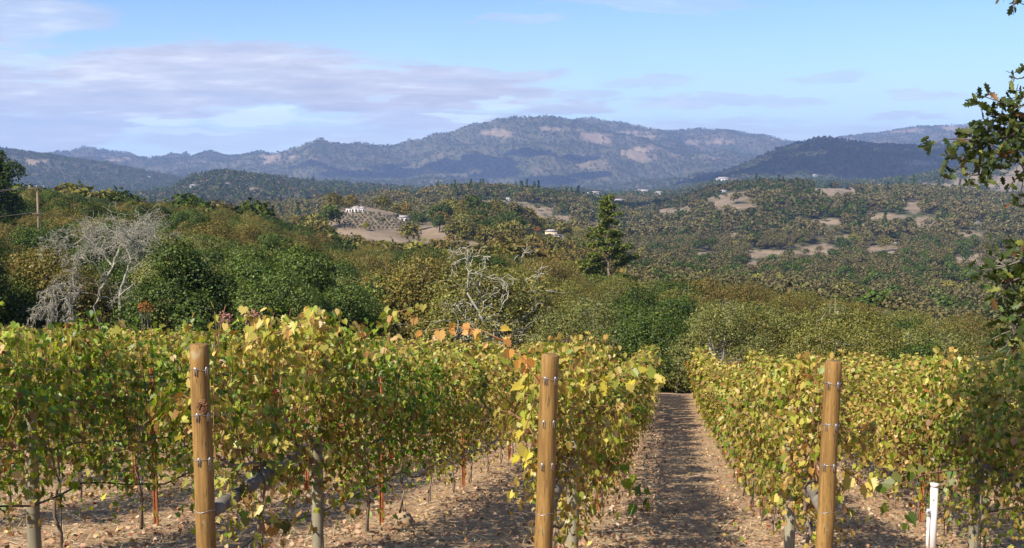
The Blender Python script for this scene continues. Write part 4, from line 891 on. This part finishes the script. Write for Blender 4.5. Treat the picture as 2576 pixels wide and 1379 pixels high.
def vine_meshes(seed, pal, slope, nleaf, lsize, shape, span=.78, canes=13, tall=0, toppal='gold'):
    rng = np.random.default_rng(seed); mbT, mbC = MB(), MB()
    # trunk: a thin crooked stem, then two arms along the fruiting wire
    x = rng.normal(0, .03); pts = [np.array([rng.normal(0, .04), rng.normal(0, .05), -.08])]
    for i in range(1, 7): pts.append(np.array([x*(i/6)+rng.normal(0, .018), rng.normal(0, .022), .92*i/6]))
    mbT.tube(pts, np.linspace(.018, .012, 7)*rng.uniform(.8, 1.15), 7)
    for s in (-1, 1):
        arm = [pts[-1]]
        for i in range(1, 6): arm.append(np.array([rng.normal(0, .018), s*span*i/5.0, .95-slope*s*span*i/5.0+rng.normal(0, .015)]))
        mbT.tube(arm, np.linspace(.013, .007, 6), 6)
    pos, nrm, tip, tf = [], [], [], []
    for c in range(canes):
        y0 = -span+2*span*(c+rng.uniform(.1, .9))/canes; z0 = .95-slope*y0
        side = rng.choice([-1, 1]); lean = rng.normal(0, .10); Lc = rng.uniform(.85, 1.25)+tall*rng.random()*.5
        flop = rng.random() < .30; p = np.array([0, y0, z0]); d = np.array([side*rng.uniform(.02, .30), lean, 1.]); cp = [p.copy()]
        n = int(nleaf/canes)
        for i in range(9):
            d = d+np.array([side*(.10 if flop else -.03), rng.normal(0, .07), -.36 if flop and i > 2 else -.02]); d /= np.linalg.norm(d)
            p = p+d*Lc/9; p[0] = np.clip(p[0], -.40, .40)
            lim = 1.03-slope*p[1]+tall*.3
            if not tall: p[2] = min(p[2], 1.76+.42*float(fbm(np.array(p[1]*1.7+seed*2.3), np.array(seed*.7), seed, 2))-slope*p[1]+rng.uniform(0, .12))
            cp.append(p.copy())
        mbC.tube(cp, np.linspace(.0062, .003, 10), 4, False)
        cp = np.array(cp); u = rng.uniform(.04, 1, n)**.85*9; i0 = np.clip(u.astype(int), 0, 8); q = cp[i0]+(cp[i0+1]-cp[i0])*(u-i0)[:, None]
        a = rng.uniform(0, 2*np.pi, n); off = np.stack([np.cos(a)*rng.uniform(.04, .17, n)*1.15, np.sin(a)*rng.uniform(.04, .14, n), rng.uniform(-.09, .07, n)], 1)
        q = q+off; out = np.stack([np.where(np.abs(q[:, 0]) > .03, q[:, 0]*2.2, off[:, 0]*5), off[:, 1]*3, np.full(n, .45)], 1)
        pos.append(q); nrm.append(out+rng.normal(0, .42, (n, 3))); tip.append(np.stack([off[:, 0]*2.5, off[:, 1]*2.5+rng.normal(0, .35, n), np.full(n, -1.)], 1)); 
    # tendril shoots low down, hanging below the wire
    nl = int(nleaf*.27); y = rng.uniform(-span, span, nl); q = np.stack([rng.normal(0, .16, nl), y, .98-slope*y-np.abs(rng.normal(0, .34, nl))*(.5+fbm(y*2.5+seed, y*0, seed, 2))], 1)
    pos.append(q); nrm.append(q*np.array([4, 0, 0])+rng.normal(0, .5, (nl, 3))+np.array([0, 0, .3])); tip.append(np.tile([0, .1, -1.], (nl, 1))+rng.normal(0, .3, (nl, 3)))
    pos, nrm, tip = map(np.concatenate, (pos, nrm, tip))
    pos[:, 0] += .42*(fbm(pos[:, 1]*2.1+seed, pos[:, 2]*1.8, seed+9, 2)-.5)
    gate = fbm(pos[:, 1]*3.2+seed*1.7, pos[:, 2]*3.0+pos[:, 0]*2, seed+5, 3); ok = (gate > .41) | (rng.random(len(pos)) < .30); pos, nrm, tip = pos[ok], nrm[ok], tip[ok]; n = len(pos)
    h = np.clip((pos[:, 2]+slope*pos[:, 1]-.9)/1.1, 0, 1); c1 = pick(rng, n, VP[pal], .18); c2 = pick(rng, n, VP[toppal], .18)
    patch = fbm(pos[:, 1]*2.2+seed*3.1, pos[:, 2]*2.4, seed, 3)
    use = rng.random(n) < np.clip((h-.5)*1.9+(patch-.5)*2.6, 0, .9)
    col = np.where(use[:, None], c2, c1)
    dry = rng.random(n) < np.clip(.10+(.45-h)*.35, 0, .4); col = np.where(dry[:, None], pick(rng, n, [(3, (.30, .19, .075)), (2, (.42, .28, .10)), (1.5, (.20, .11, .045)), (1, (.48, .37, .16))], .2), col)
    fol = leaves_mesh('vine_foliage', pos, nrm, tip, rng.uniform(.55, 1.25, n)*lsize, col, M_VLEAF, shape)
    return fol, mbT.me('vine_trunk', M_VTRUNK, True), mbC.me('vine_canes', M_CANE, True)
ROWN = {-3: 'the third row left of the leftmost grey pole', -2: 'the second row left of the leftmost grey pole', -1: 'the row just left of the leftmost grey pole', 0: 'the row of the leftmost grey pole',
        1: 'the row behind the leftmost wooden end post', 2: 'the row behind the middle wooden end post', 3: 'the row behind the rightmost wooden end post', 4: 'the shaded row at the lower right'}
def row_name(k):
    if k in ROWN: return ROWN[k]
    return f"the {MANY[-k-1]} row left of the leftmost grey pole" if k < 0 else f"the {MANY[k-5]} row right of the shaded row"
MANY = 'first second third fourth fifth sixth seventh eighth ninth tenth eleventh twelfth thirteenth fourteenth fifteenth sixteenth'.split()
ORD = ['first', 'second', 'third', 'fourth', 'fifth', 'sixth', 'seventh', 'eighth', 'ninth', 'tenth']
VSP = 1.5
def vineyard():
    L0 = [vine_meshes(1000+i, p, .215, int(n*1.75), .061, 'vine', canes=c, tall=t, toppal=tp) for i, (p, n, c, t, tp) in enumerate([('green', 1000, 17, 0, 'mixed'), ('mixed', 1000, 17, .12, 'gold'), ('green', 900, 16, .0, 'mixed'), ('mixed', 1050, 18, 0, 'gold'), ('green', 1000, 17, .15, 'mixed'), ('gold', 950, 16, 0, 'gold')])]
    L1 = [vine_meshes(2000+i, p, .175, 1250, .073, 'pent', canes=12, toppal=tp) for i, (p, tp) in enumerate([('green', 'gold'), ('mixed', 'gold'), ('mixed', 'gold'), ('gold', 'gold'), ('green', 'mixed')])]
    L2 = [vine_meshes(3000+i, p, .135, 620, .125, 'quad', canes=9, toppal='gold') for i, p in enumerate(['mixed', 'gold', 'gold', 'mixed'])]
    rng = np.random.default_rng(9); V = []
    for k in range(-15, 12):
        end = row_end(k); n = int((end-.75)/VSP)
        for j in range(n):
            x, y, z = row_pt(k, .95+j*VSP); px, py = to_px(x, y, z+1)
            if not -260 < px < 2820: continue
            V.append((math.hypot(x, y), k, j, x, y, z))
    V.sort(); made = {}; mass = []; print('vines', len(V))
    for n, (d, k, j, x, y, z) in enumerate(V):
        lv = 0 if d < 15 else 1 if d < 29 else 2; S = (L0, L1, L2)[lv]
        g = rng.random()
        if lv == 0: i = int({0: rng.choice([0, 2, 4]), 1: rng.choice([0, 1, 4, 3, 2]), 2: rng.choice([1, 3, 5]), 3: rng.choice([3, 2, 5]), 4: rng.choice([1, 2, 3])}.get(k, 0 if k < 0 else 3))
        elif lv == 1: i = int(rng.choice([0, 0, 1, 4])) if k < 1 else int(rng.choice([1, 2, 3, 3]))
        else: i = int(rng.integers(4))
        rz = -math.asin(RD_[0]); hs = rng.uniform(.94, 1.06)
        if k <= 0 and lv == 0: hs *= .97
        hs *= {1: .97, 3: .93, 2: .98}.get(k, 1.0) if lv == 0 else 1.0
        if n >= 296: mass.append((x, y, z, rz, hs, i)); continue
        if j < 10 and k in ROWN and d < 24: lab = f"{ORD[j]} grapevine from the camera in {ROWN[k]}"
        else: lab = f"grapevine {'part way along' if d < 26 else 'deep in'} {row_name(k)}"
        grp = 'grapevines trained along the rows'
        if (lv, i) not in made:
            t = thing('grapevine', lab, 'grapevine', (x, y, z), rz, grp, hs)
            for pn, me in zip(('foliage', 'trunk', 'canes'), S[i]): link(pn, me, t)
            made[(lv, i)] = t
        else: t = dup(made[(lv, i)], (x, y, z), rz, hs, lab, grp)
        if (k, j) == (1, 1): VINE['a'] = t
        if (k, j) == (1, 2): VINE['b'] = t
        if (k, j) == (2, 0): VINE['c'] = t
        if (k, j) == (3, 0): VINE['e'] = t
        if (k, j) == (0, 1): VINE['f'] = t
        if (k, j) == (4, 0): VINE['d'] = t
    if mass: scatter('grapevines_in_the_far_rows', 'autumn gold grapevines in the farthest rows by the wood', 'grapevines', mass, L2)
VINE = {}
def long_shoot(vine, pts, n, size, pal, seed, name='long_shoot', hang=1.0, spread=.05):
    """a stray cane with its leaves, following places in the picture at their own distances"""
    rng = np.random.default_rng(seed); bpy.context.view_layer.update()
    q = np.array([tuple(P(*p)) for p in pts]); inv = vine.matrix_basis.inverted()
    q = np.array([tuple(inv @ Vector(p)) for p in q]); mb = MB(); mb.tube(q, np.linspace(.006, .003, len(q)), 5, False)
    sh = mb.build(name, M_CANE, vine, True)
    u = np.linspace(.02, .999, n)*(len(q)-1); i = u.astype(int); c = q[i]+(q[i+1]-q[i])*(u-i)[:, None]
    off = rng.normal(0, spread, (n, 3)); c = c+off
    nr = rng.normal(0, .5, (n, 3))+np.array([-.3, -1.0, .5]); tp = off*6+np.array([0, 0, -hang])+rng.normal(0, .4, (n, 3))
    link('shoot_leaves', leaves_mesh('shoot_leaves', c, nr, tp, rng.uniform(.7, 1.2, n)*size, pick(rng, n, pal, .15), M_VLEAF, 'vine'), sh)
ORANGE = [(4, (.58, .30, .07)), (3, (.62, .38, .12)), (2, (.60, .42, .08)), (1, (.42, .20, .06))]
YEL = [(4, (.55, .45, .06)), (3, (.50, .40, .10)), (2, (.34, .36, .05))]
TIPS = [(4, (.50, .46, .09)), (3, (.30, .36, .05)), (2, (.58, .42, .16)), (1, (.5, .3, .1))]

def end_post(k, top, base, rad, lab, hx=None):
    """treated round pole with staples and wire at four heights"""
    base = Vector(base); top = Vector(top); t = thing('end_post', lab, 'post', base, 0, 'wooden end posts of the rows'); d = top-base; Lp = d.length
    mb = MB(); n = 14
    pts = [d*(i/n)*1.0+Vector((math.sin(i*.9+k)*.002, math.cos(i*1.3+k)*.002, 0)) for i in range(n+1)]
    pts = [d*-.25]+pts; rr = [rad*1.03]*2+[rad*(1.03-.06*i/n) for i in range(1, n+1)]
    mb.tube(pts[:-1]+[pts[-1]-d.normalized()*.008, pts[-1]], rr[:-1]+[rr[-1], rr[-1]*.90], 28)
    mb.build('pole', M_POST, t, True)
    toc = -base.xy.normalized().to_3d() if base.xy.length else Vector((0, -1, 0)); right = Vector((-toc.y, toc.x, 0))*-1
    for q, (dz, wire) in enumerate([(.165, True), (.48, k != 2), (.79, k != 2), (1.15, True)]):
        c = d*((Lp-dz)/Lp); rl = rad*1.0
        def surf(ang, z, o=.003): return c+(toc*math.cos(ang)+right*math.sin(ang))*(rl+o)+Vector((0, 0, z))
        if wire:
            w = MB(); w.tube([surf(a, .006*math.sin(a*3+q)) for a in np.linspace(-1.7, 1.7, 15)], .0015, 5); w.build('wire_wrap', M_STEEL, t, True)
        if q < 3:
            for a in (-.62, .42):
                s = MB(); s.tube([surf(a-.11, -.045, .004), surf(a-.10, -.005, .006), surf(a-.05, .014, .010), surf(a+.02, .018, .010), surf(a+.07, .0, .007), surf(a+.09, -.042, .004)], .0032, 6); s.build('staple', M_STEEL, t, True)
    return t
def vineyard_hardware():
    names = {0: 'round wooden end post outside the leftmost grey pole', 1: 'leftmost golden brown wooden end post, with a dried tendril knot', 2: 'middle golden brown wooden end post, its top lost among yellow leaves', 3: 'rightmost golden brown wooden end post, flat topped and leaning slightly right'}
    spec = {1: ((500, 866), (524, 1530), 7.40), 2: ((1383, 892), (1362, 1545), 7.75), 3: ((2096, 908), (2066, 1540), 8.15)}
    for k, (tp, bs, d) in spec.items():
        x, y = ENDS[k]; z = float(H(x, y)); b = Vector((x, y, z)); t_ = P(tp[0], tp[1], d+.02)
        end_post(k, t_, b, .066 if k != 3 else .064, names[k])
    # dried tendril knot on the first post
    rng = np.random.default_rng(4); c = P(508, 1022, 7.34); kn = MB()
    for i in range(16):
        a = rng.uniform(0, 6.28, 7).cumsum()*.35; r = rng.uniform(.012, .042); kn.tube([c+Vector((math.cos(q)*r, rng.uniform(-.02, .005), math.sin(q)*r*1.2)) for q in a], .0022, 4, False)
    o = kn.build('dried_tendril', M_CANE, None, True); o['label'] = 'tangled dried vine tendril wound round a staple on the leftmost wooden end post'; o['category'] = 'tendril'
    # grey inner posts and the rails that brace them
    proto = None
    glab = {0: 'leftmost grey weathered pole, at the lower left edge', 1: 'grey weathered pole behind the leftmost wooden end post', 2: 'grey weathered pole close beside the middle wooden end post', 3: 'grey weathered pole just left of the rightmost wooden end post', 4: 'grey weathered pole in the shade at the lower right'}
    gpx = {0: 82, 1: 799, 2: 1441, 3: 1986, 4: 2450}
    for k in range(0, 5):
        s = 2.25
        for _ in range(30):
            x, y, z = row_pt(k, s); e = float(to_px(x, y, z+.5)[0])-gpx[k]; s += -e*.004*(1 if k < 2 else -1)*(1 if k < 3 else 1) if abs(e) > 1 else 0
            s = min(max(s, 1.7), 3.4)
        x, y, z = row_pt(k, s); px = float(to_px(x, y, z+.5)[0]); 
        if abs(px-gpx[k]) > 8: x += (gpx[k]-px)*y/F
        t = thing('grey_pole', glab[k], 'pole', (x, y, z), 0, 'grey inner poles of the rows'); m = MB()
        m.tube([(0.004*math.sin(i*1.7+k), .004*math.cos(i+k), -.2+1.45*i/8) for i in range(9)], [.054]*8+[.048], 18); m.build('pole', M_GREY, t, True)
        w = MB(); w.tube([(.056*math.cos(a), .056*math.sin(a), .95) for a in np.linspace(0, 6.2, 16)], .002, 4); w.build('wire_wrap', M_STEEL, t, True)
        ex, ey = ENDS[k]; ez = float(H(ex, ey)); r = MB()
        a = Vector((ex, ey, ez+(.62 if k != 3 else .70))); b = Vector((x, y, z+1.02))
        a += (b-a).normalized()*.07; b -= (b-a).normalized()*.055
        if k >= 1:
            r.tube([a.lerp(b, i/8)+Vector((0, 0, .006*math.sin(i*2+k))) for i in range(9)], [.050, .052, .051, .05, .05, .049, .049, .048, .047], 14)
            o = r.build('brace_rail', M_RAIL, None, True); o['label'] = {1: 'dark weathered brace log rising from the leftmost end post', 2: 'brace log hidden in leaves behind the middle wooden end post', 3: 'grey slanting brace log beside the rightmost wooden end post', 4: 'shaded brace log at the lower right edge'}[k]
            o['category'] = 'brace log'; o['group'] = 'brace logs at the row ends'
    # rusted steel line posts
    st = MB(); h = 1.74
    prof = [(-.026, -.012), (-.022, .012), (-.010, .014), (0, -.004), (.010, .014), (.022, .012), (.026, -.012)]
    V = [(x, y, z) for z in (-.3, h) for x, y in prof]+[(x*.86, y-.004, z) for z in (-.3, h) for x, y in prof]
    fs = [(i, i+1, i+8, i+7) for i in range(6)]+[(i+15, i+14, i+21, i+22) for i in range(6)]+[(0, 7, 21, 14), (6, 20, 27, 13)]+[(7+i, 8+i, 22+i, 21+i) for i in range(6)]
    st.add(V, fs); post0 = None; n = 0
    clipme = MB(); 
    for zc in (.95, 1.3, 1.6): clipme.box((0, -.018, zc), (.05, .006, .02))
    for k in range(-15, 12):
        end = row_end(k); s0 = {1: 4.55, 2: 5.9, 3: 5.6, 0: 4.3, -1: 3.6, 4: 5.2}.get(k, 3.8+(k % 3)*.7)
        s = s0
        while s < end:
            x, y, z = row_pt(k, s)
            px = float(to_px(x, y, z+1)[0])
            if -60 < px < 2650 and n < 298 and y < 44:
                near = y < 26
                lab = (f"rusty orange steel stake, {ORD[min(9, int((s-s0)/4.8+.5))]} along {ROWN[k]}" if k in ROWN and near else f"rusty stake in {row_name(k)}")
                if post0 is None:
                    post0 = thing('steel_stake', lab, 'stake', (x, y, z), 0, 'rusty steel line stakes'); link('stake', st.me('stake', M_RUST), post0); link('wire_clips', clipme.me('wire_clips', M_STEEL), post0)
                else: dup(post0, (x, y, z), -.15, (1, 1, 1.0), lab)
                n += 1
            s += 4.8
    # one training rod with teal ties beside each near vine
    rod = None
    for k in range(-4, 6):
        for j in range(14):
            x, y, z = row_pt(k, .95+j*VSP+.06)
            px = float(to_px(x, y, z)[0])
            if math.hypot(x, y) > 22 or not -50 < px < 2650: continue
            lab = (f"teal tied rod, {ORD[min(j, 9)]} vine of {ROWN[k]}" if k in ROWN else f"thin rod in {row_name(k)}")
            if rod is None:
                rod = thing('training_rod', lab, 'rod', (x, y, z), 0, 'thin training rods beside the vines')
                m = MB(); m.tube([(0, 0, -.15), (0.004, 0, .5), (0, .003, 1.15)], .0065, 6); m.build('rod', M_ROD, rod, True)
                for zc in (.48, .84):
                    m = MB(); m.tube([(.016*math.cos(a), .016*math.sin(a)-.008, zc+.004*a) for a in np.linspace(0, 6.2, 8)], .0055, 5); m.build('tie', M_TIE, rod, True)
            else: dup(rod, (x, y, z), k*1.3+j, 1.0, lab)
    # drip hose and wires along every row
    for k in range(-10, 9):
        end = row_end(k) if k in ROWN else min(row_end(k), 30); s = 4.55 if k == 1 else .0; pts = []; i = 0
        step = .4
        while s < end:
            x, y, z = row_pt(k, s); sag = .055*math.sin(s*2*math.pi/2.4+k)+.02*math.sin(s*5.1)
            pts.append((x+.05, y, z+.50+sag)); s += step
        if k == 1:                                # this hose comes down to the ground at the row end
            lead = [P(560, 1420, 6.9), P(640, 1352, 8.4), P(720, 1312, 9.3), P(800, 1292, 10.0), P(900, 1238, 11.2)]
            x, y, z = row_pt(1, 4.3); lead[-1] = Vector((x, y, z+.47)); pts = lead+pts
        m = MB(); m.tube(pts, .0095, 6, False); o = m.build('drip_hose', M_HOSE, None, True)
        o['label'] = f"black drip hose sagging along {ROWN[k]}" if k in ROWN else f"black drip hose low in {row_name(k)}"
        o['category'] = 'hose'; o['group'] = 'black drip hoses under the vines'
    for k in range(-3, 6):
        for h_, nm in ((.98, 'fruiting'), (1.32, 'lower catch'), (1.62, 'upper catch')):
            x0, y0, z0 = row_pt(k, .04); pts = [(x0, y0, z0+h_)]; s = 1.2
            while s < 30: x, y, z = row_pt(k, s); pts.append((x, y, z+h_)); s += 1.2
            m = MB(); m.tube(pts, .0016, 4, False); o = m.build('trellis_wire', M_STEEL, None, True)
            o['label'] = f"{nm} wire strung along {ROWN.get(k, 'the row right of the shaded row')}"; o['category'] = 'wire'; o['group'] = 'trellis wires'
    # white irrigation riser
    r0 = None; b = P(2346, 1332, 11.6); gz = float(H(b.x, b.y)); t = thing('irrigation_riser', 'pair of white plastic irrigation pipes standing in the shaded soil at lower right', 'pipe', (b.x, b.y, gz))
    m = MB(); m.tube([(0, 0, -.2), (0, 0, .68)], .040, 18); m.tube([(0, 0, .68), (0, 0, .72)], .044, 18); m.build('pipe', M_PVC, t, True)
    m = MB(); m.tube([(-.062, -.02, -.2), (-.062, -.02, .42)], .017, 12); m.tube([(-.062, -.02, .36), (-.062, -.02, .44)], .022, 12); m.build('side_pipe', M_PVC, t, True)
    # pale stone by the first steel stake
    rng = np.random.default_rng(8); bm = []
    p = row_pt(1, 4.55); th = np.linspace(0, 2*np.pi, 9)[:-1]; V = []
    for zi, (zz, rr) in enumerate([(-.05, .9), (.03, 1.05), (.10, .9), (.165, .55), (.185, .2)]):
        for a in th: V.append((rr*.125*math.cos(a)*rng.uniform(.68, 1.25), rr*.08*math.sin(a)*rng.uniform(.7, 1.2), zz*.8+rng.normal(0, .014)))
    m = MB(); m.add(V, [(i*8+j, i*8+(j+1) % 8, i*8+8+(j+1) % 8, i*8+8+j) for i in range(4) for j in range(8)]+[tuple(range(32, 40))])
    sx = p[0]+.24; o = m.build('rock', M_ROCK, None, False, (sx, p[1]+.1, float(H(sx, p[1]+.1)))); o['label'] = 'pale angular stone lying beside the foremost rusty steel stake'; o['category'] = 'rock'
def shoots():
    a, b, c, d, e, f = [VINE[q] for q in 'abcdef']
    long_shoot(c, [(1352, 960, 7.9), (1318, 905, 7.95), (1268, 858, 8.0), (1210, 830, 8.05), (1150, 822, 8.1), (1075, 832, 8.2)], 22, .076, ORANGE, 1, spread=.05)
    long_shoot(c, [(1352, 960, 7.9), (1340, 1020, 7.9), (1318, 1090, 7.9), (1330, 1150, 7.9), (1320, 1190, 7.9)], 9, .10, YEL, 2)
    long_shoot(b, [(960, 900, 9.5), (978, 850, 9.6), (985, 800, 9.6), (1000, 785, 9.6), (1060, 768, 9.7)], 26, .075, TIPS, 3, spread=.04)
    long_shoot(a, [(690, 900, 8.6), (720, 850, 8.6), (700, 815, 8.6), (745, 800, 8.6), (800, 785, 8.7)], 24, .075, TIPS, 4, spread=.05)
    long_shoot(a, [(600, 880, 8.2), (650, 850, 8.2), (720, 830, 8.2), (790, 800, 8.3)], 12, .08, TIPS, 14, spread=.05)
    long_shoot(c, [(1440, 1000, 8.7), (1500, 960, 8.7), (1560, 940, 8.8), (1620, 950, 8.9), (1665, 965, 9.0)], 26, .10, YEL, 5)
    long_shoot(c, [(1470, 1090, 8.6), (1540, 1160, 8.6), (1590, 1220, 8.6), (1620, 1270, 8.6)], 20, .09, VP['green'], 6)
    long_shoot(a, [(590, 1180, 7.9), (640, 1250, 7.9), (690, 1290, 7.9), (730, 1320, 7.9)], 14, .10, [(3, (.45, .36, .07)), (3, (.2, .2, .04)), (2, (.4, .25, .08))], 7)
    long_shoot(e, [(2120, 1180, 8.4), (2160, 1210, 8.4), (2180, 1230, 8.4)], 6, .12, YEL, 8)
    long_shoot(e, [(1990, 1150, 9.2), (2005, 1200, 9.2), (2030, 1250, 9.2), (2020, 1300, 9.2)], 12, .10, TIPS, 18)
    long_shoot(d, [(2420, 1180, 7.6), (2340, 1190, 7.2), (2270, 1215, 6.9), (2215, 1240, 6.7), (2290, 1300, 6.7)], 12, .072, [(3, (.10, .15, .02)), (2, (.16, .17, .03)), (1, (.25, .14, .05))], 9)
    long_shoot(f, [(60, 900, 9.6), (45, 850, 9.6), (40, 822, 9.6)], 16, .10, [(3, (.32, .42, .05)), (2, (.22, .33, .04))], 10)
    long_shoot(f, [(150, 890, 9.9), (140, 850, 9.9), (135, 828, 9.9)], 12, .09, [(3, (.32, .42, .05)), (2, (.22, .33, .04))], 11)
    long_shoot(f, [(230, 900, 10.5), (255, 850, 10.5), (290, 825, 10.5)], 18, .095, [(3, (.32, .38, .05)), (2, (.42, .40, .08))], 12)
def litter():
    rng = np.random.default_rng(21)
    n = 30000; Y = 5.5+25*rng.random(n)**1.5; X = rng.uniform(-.5, .52, n)*Y; 
    # leaves gather under the rows
    w = ((X-ENDS[2][0])*RN_[0]+(Y-ENDS[2][1])*RN_[1])/2.13; fr = np.abs(w-np.round(w))
    k = rng.random(n) < (1.05-fr*1.5); X, Y = X[k], Y[k]; n = len(X); Z = H(X, Y)+rng.uniform(.004, .03, n)
    col = pick(rng, n, [(5, (.42, .27, .15)), (3, (.36, .20, .10)), (4, (.52, .38, .23)), (.6, (.58, .44, .10)), (.4, (.36, .12, .06)), (1, (.22, .13, .08))], .16)
    me = leaves_mesh('fallen_leaves', np.stack([X, Y, Z], 1), np.array([0, 0, 1.])+rng.normal(0, .5, (n, 3)), rng.normal(0, 1, (n, 3)), rng.uniform(.03, .065, n), col, M_LITTER, 'pent')
    link('fallen_leaves', me, kind='stuff', label='fallen brown and yellow vine leaves strewn under the rows', category='leaf litter')
    n = 90000; Y = 5+26*rng.random(n)**1.5; X = rng.uniform(-.5, .52, n)*Y; Z = H(X, Y)+rng.uniform(0, .02, n)
    a = rng.uniform(0, 6.28, n); L = rng.uniform(.04, .16, n); d = np.stack([np.cos(a), np.sin(a)*.8, rng.normal(.05, .22, n)], 1); wv = np.stack([-np.sin(a), np.cos(a), rng.normal(0, .4, n)], 1)*.0022
    p = np.stack([X, Y, Z], 1); V = np.stack([p-wv, p+wv, p+d*L[:, None]+wv*.4, p+d*L[:, None]-wv*.4], 1).reshape(-1, 3)
    col = pick(rng, n, [(4, (.55, .44, .28)), (3, (.42, .31, .18)), (2, (.68, .58, .40)), (1, (.24, .17, .09))], .15)
    link('dry_straw', mesh_np('dry_straw', V, np.full(n, 4), np.arange(n*4), M_LITTER, col), kind='stuff', label='dry straw and mown grass lying between the rows', category='straw')
    n = 4500; Y = 5.5+22*rng.random(n)**1.4; X = rng.uniform(-.5, .52, n)*Y; Z = H(X, Y)
    s = rng.uniform(.005, .018, n)*(1+2*(rng.random(n) < .04)); base = np.array([(1,0,0),(0,1,0),(-1,0,0),(0,-1,0),(0,0,.8),(0,0,-.8)], float)
    V = (np.stack([X, Y, Z], 1)[:, None]+s[:, None, None]*base[None]*rng.uniform(.6, 1.3, (n, 6, 1))).reshape(-1, 3)
    F8 = np.array([(0,1,4),(1,2,4),(2,3,4),(3,0,4),(1,0,5),(2,1,5),(3,2,5),(0,3,5)]); idx = (F8.ravel()[None]+np.arange(n)[:, None]*6).ravel()
    col = np.repeat(pick(rng, n, [(3, (.34, .21, .14)), (2, (.26, .15, .10)), (1, (.42, .30, .21))], .2), 8, axis=0)
    link('soil_clods', mesh_np('soil_clods', V, np.full(n*8, 3), idx, M_LITTER, col), kind='stuff', label='reddish clods and small stones in the vineyard soil', category='soil clods')
vineyard(); shoots(); vineyard_hardware(); litter()
far = place_near()
for k, pts in far.items():
    if pts: scatter(SPEC[k][0]+'s_on_the_crest', 'far '+SPEC[k][2]+' along the crest of the wooded slope', 'trees', pts, PROTO[k])
woods()
# ------------------------------------------------------------------ the air
def haze():
    m = MB(); x0, x1, y0, y1, z0, z1 = -13700, 13700, -13700, 13700, -900, 660
    V = [(x, y, z) for z in (z0, z1) for x, y in ((x0, y0), (x1, y0), (x1, y1), (x0, y1))]
    m.add(V, [(3, 2, 1, 0), (4, 5, 6, 7), (0, 1, 5, 4), (1, 2, 6, 5), (2, 3, 7, 6), (3, 0, 4, 7)])
    mt, t, out = mat_new('haze'); v = t.new('ShaderNodeVolumePrincipled'); v.inputs['Color'].default_value = (.41, .57, 1.0, 1)
    v.inputs['Density'].default_value = HAZE; v.inputs['Anisotropy'].default_value = 0.0; t.put(out.inputs['Volume'], v.outputs[0])
    link('haze', m.me('haze', mt), kind='stuff', label='thin blue autumn haze over the valley and hills', category='haze')
HAZE = 6.7e-5
haze()

def tell_apart():
    """things that would share a label are told apart by their order from left to right"""
    by = {}
    for o in COL.objects:
        if o.parent is None and 'label' in o and o.get('kind') is None: by.setdefault(o['label'], []).append(o)
    nth = ['leftmost', 'second', 'third', 'fourth', 'fifth', 'sixth', 'seventh', 'eighth', 'ninth', 'tenth', 'eleventh', 'twelfth', 'thirteenth', 'fourteenth', 'fifteenth', 'sixteenth', 'seventeenth', 'eighteenth', 'nineteenth', 'twentieth']
    for lab, os_ in by.items():
        n = len(os_)
        if n < 2 or n > 20: continue
        os_.sort(key=lambda o: float(to_px(o.location.x, o.location.y, o.location.z)[0]))
        for i, o in enumerate(os_):
            end = {2: ['the left one', 'the right one'], 3: ['the left one', 'the middle one', 'the right one']}.get(n, [q if q == 'leftmost' else q+' from left' for q in nth])[i]
            if len((lab+' '+end).split()) <= 16: o['label'] = lab+', '+end
tell_apart()
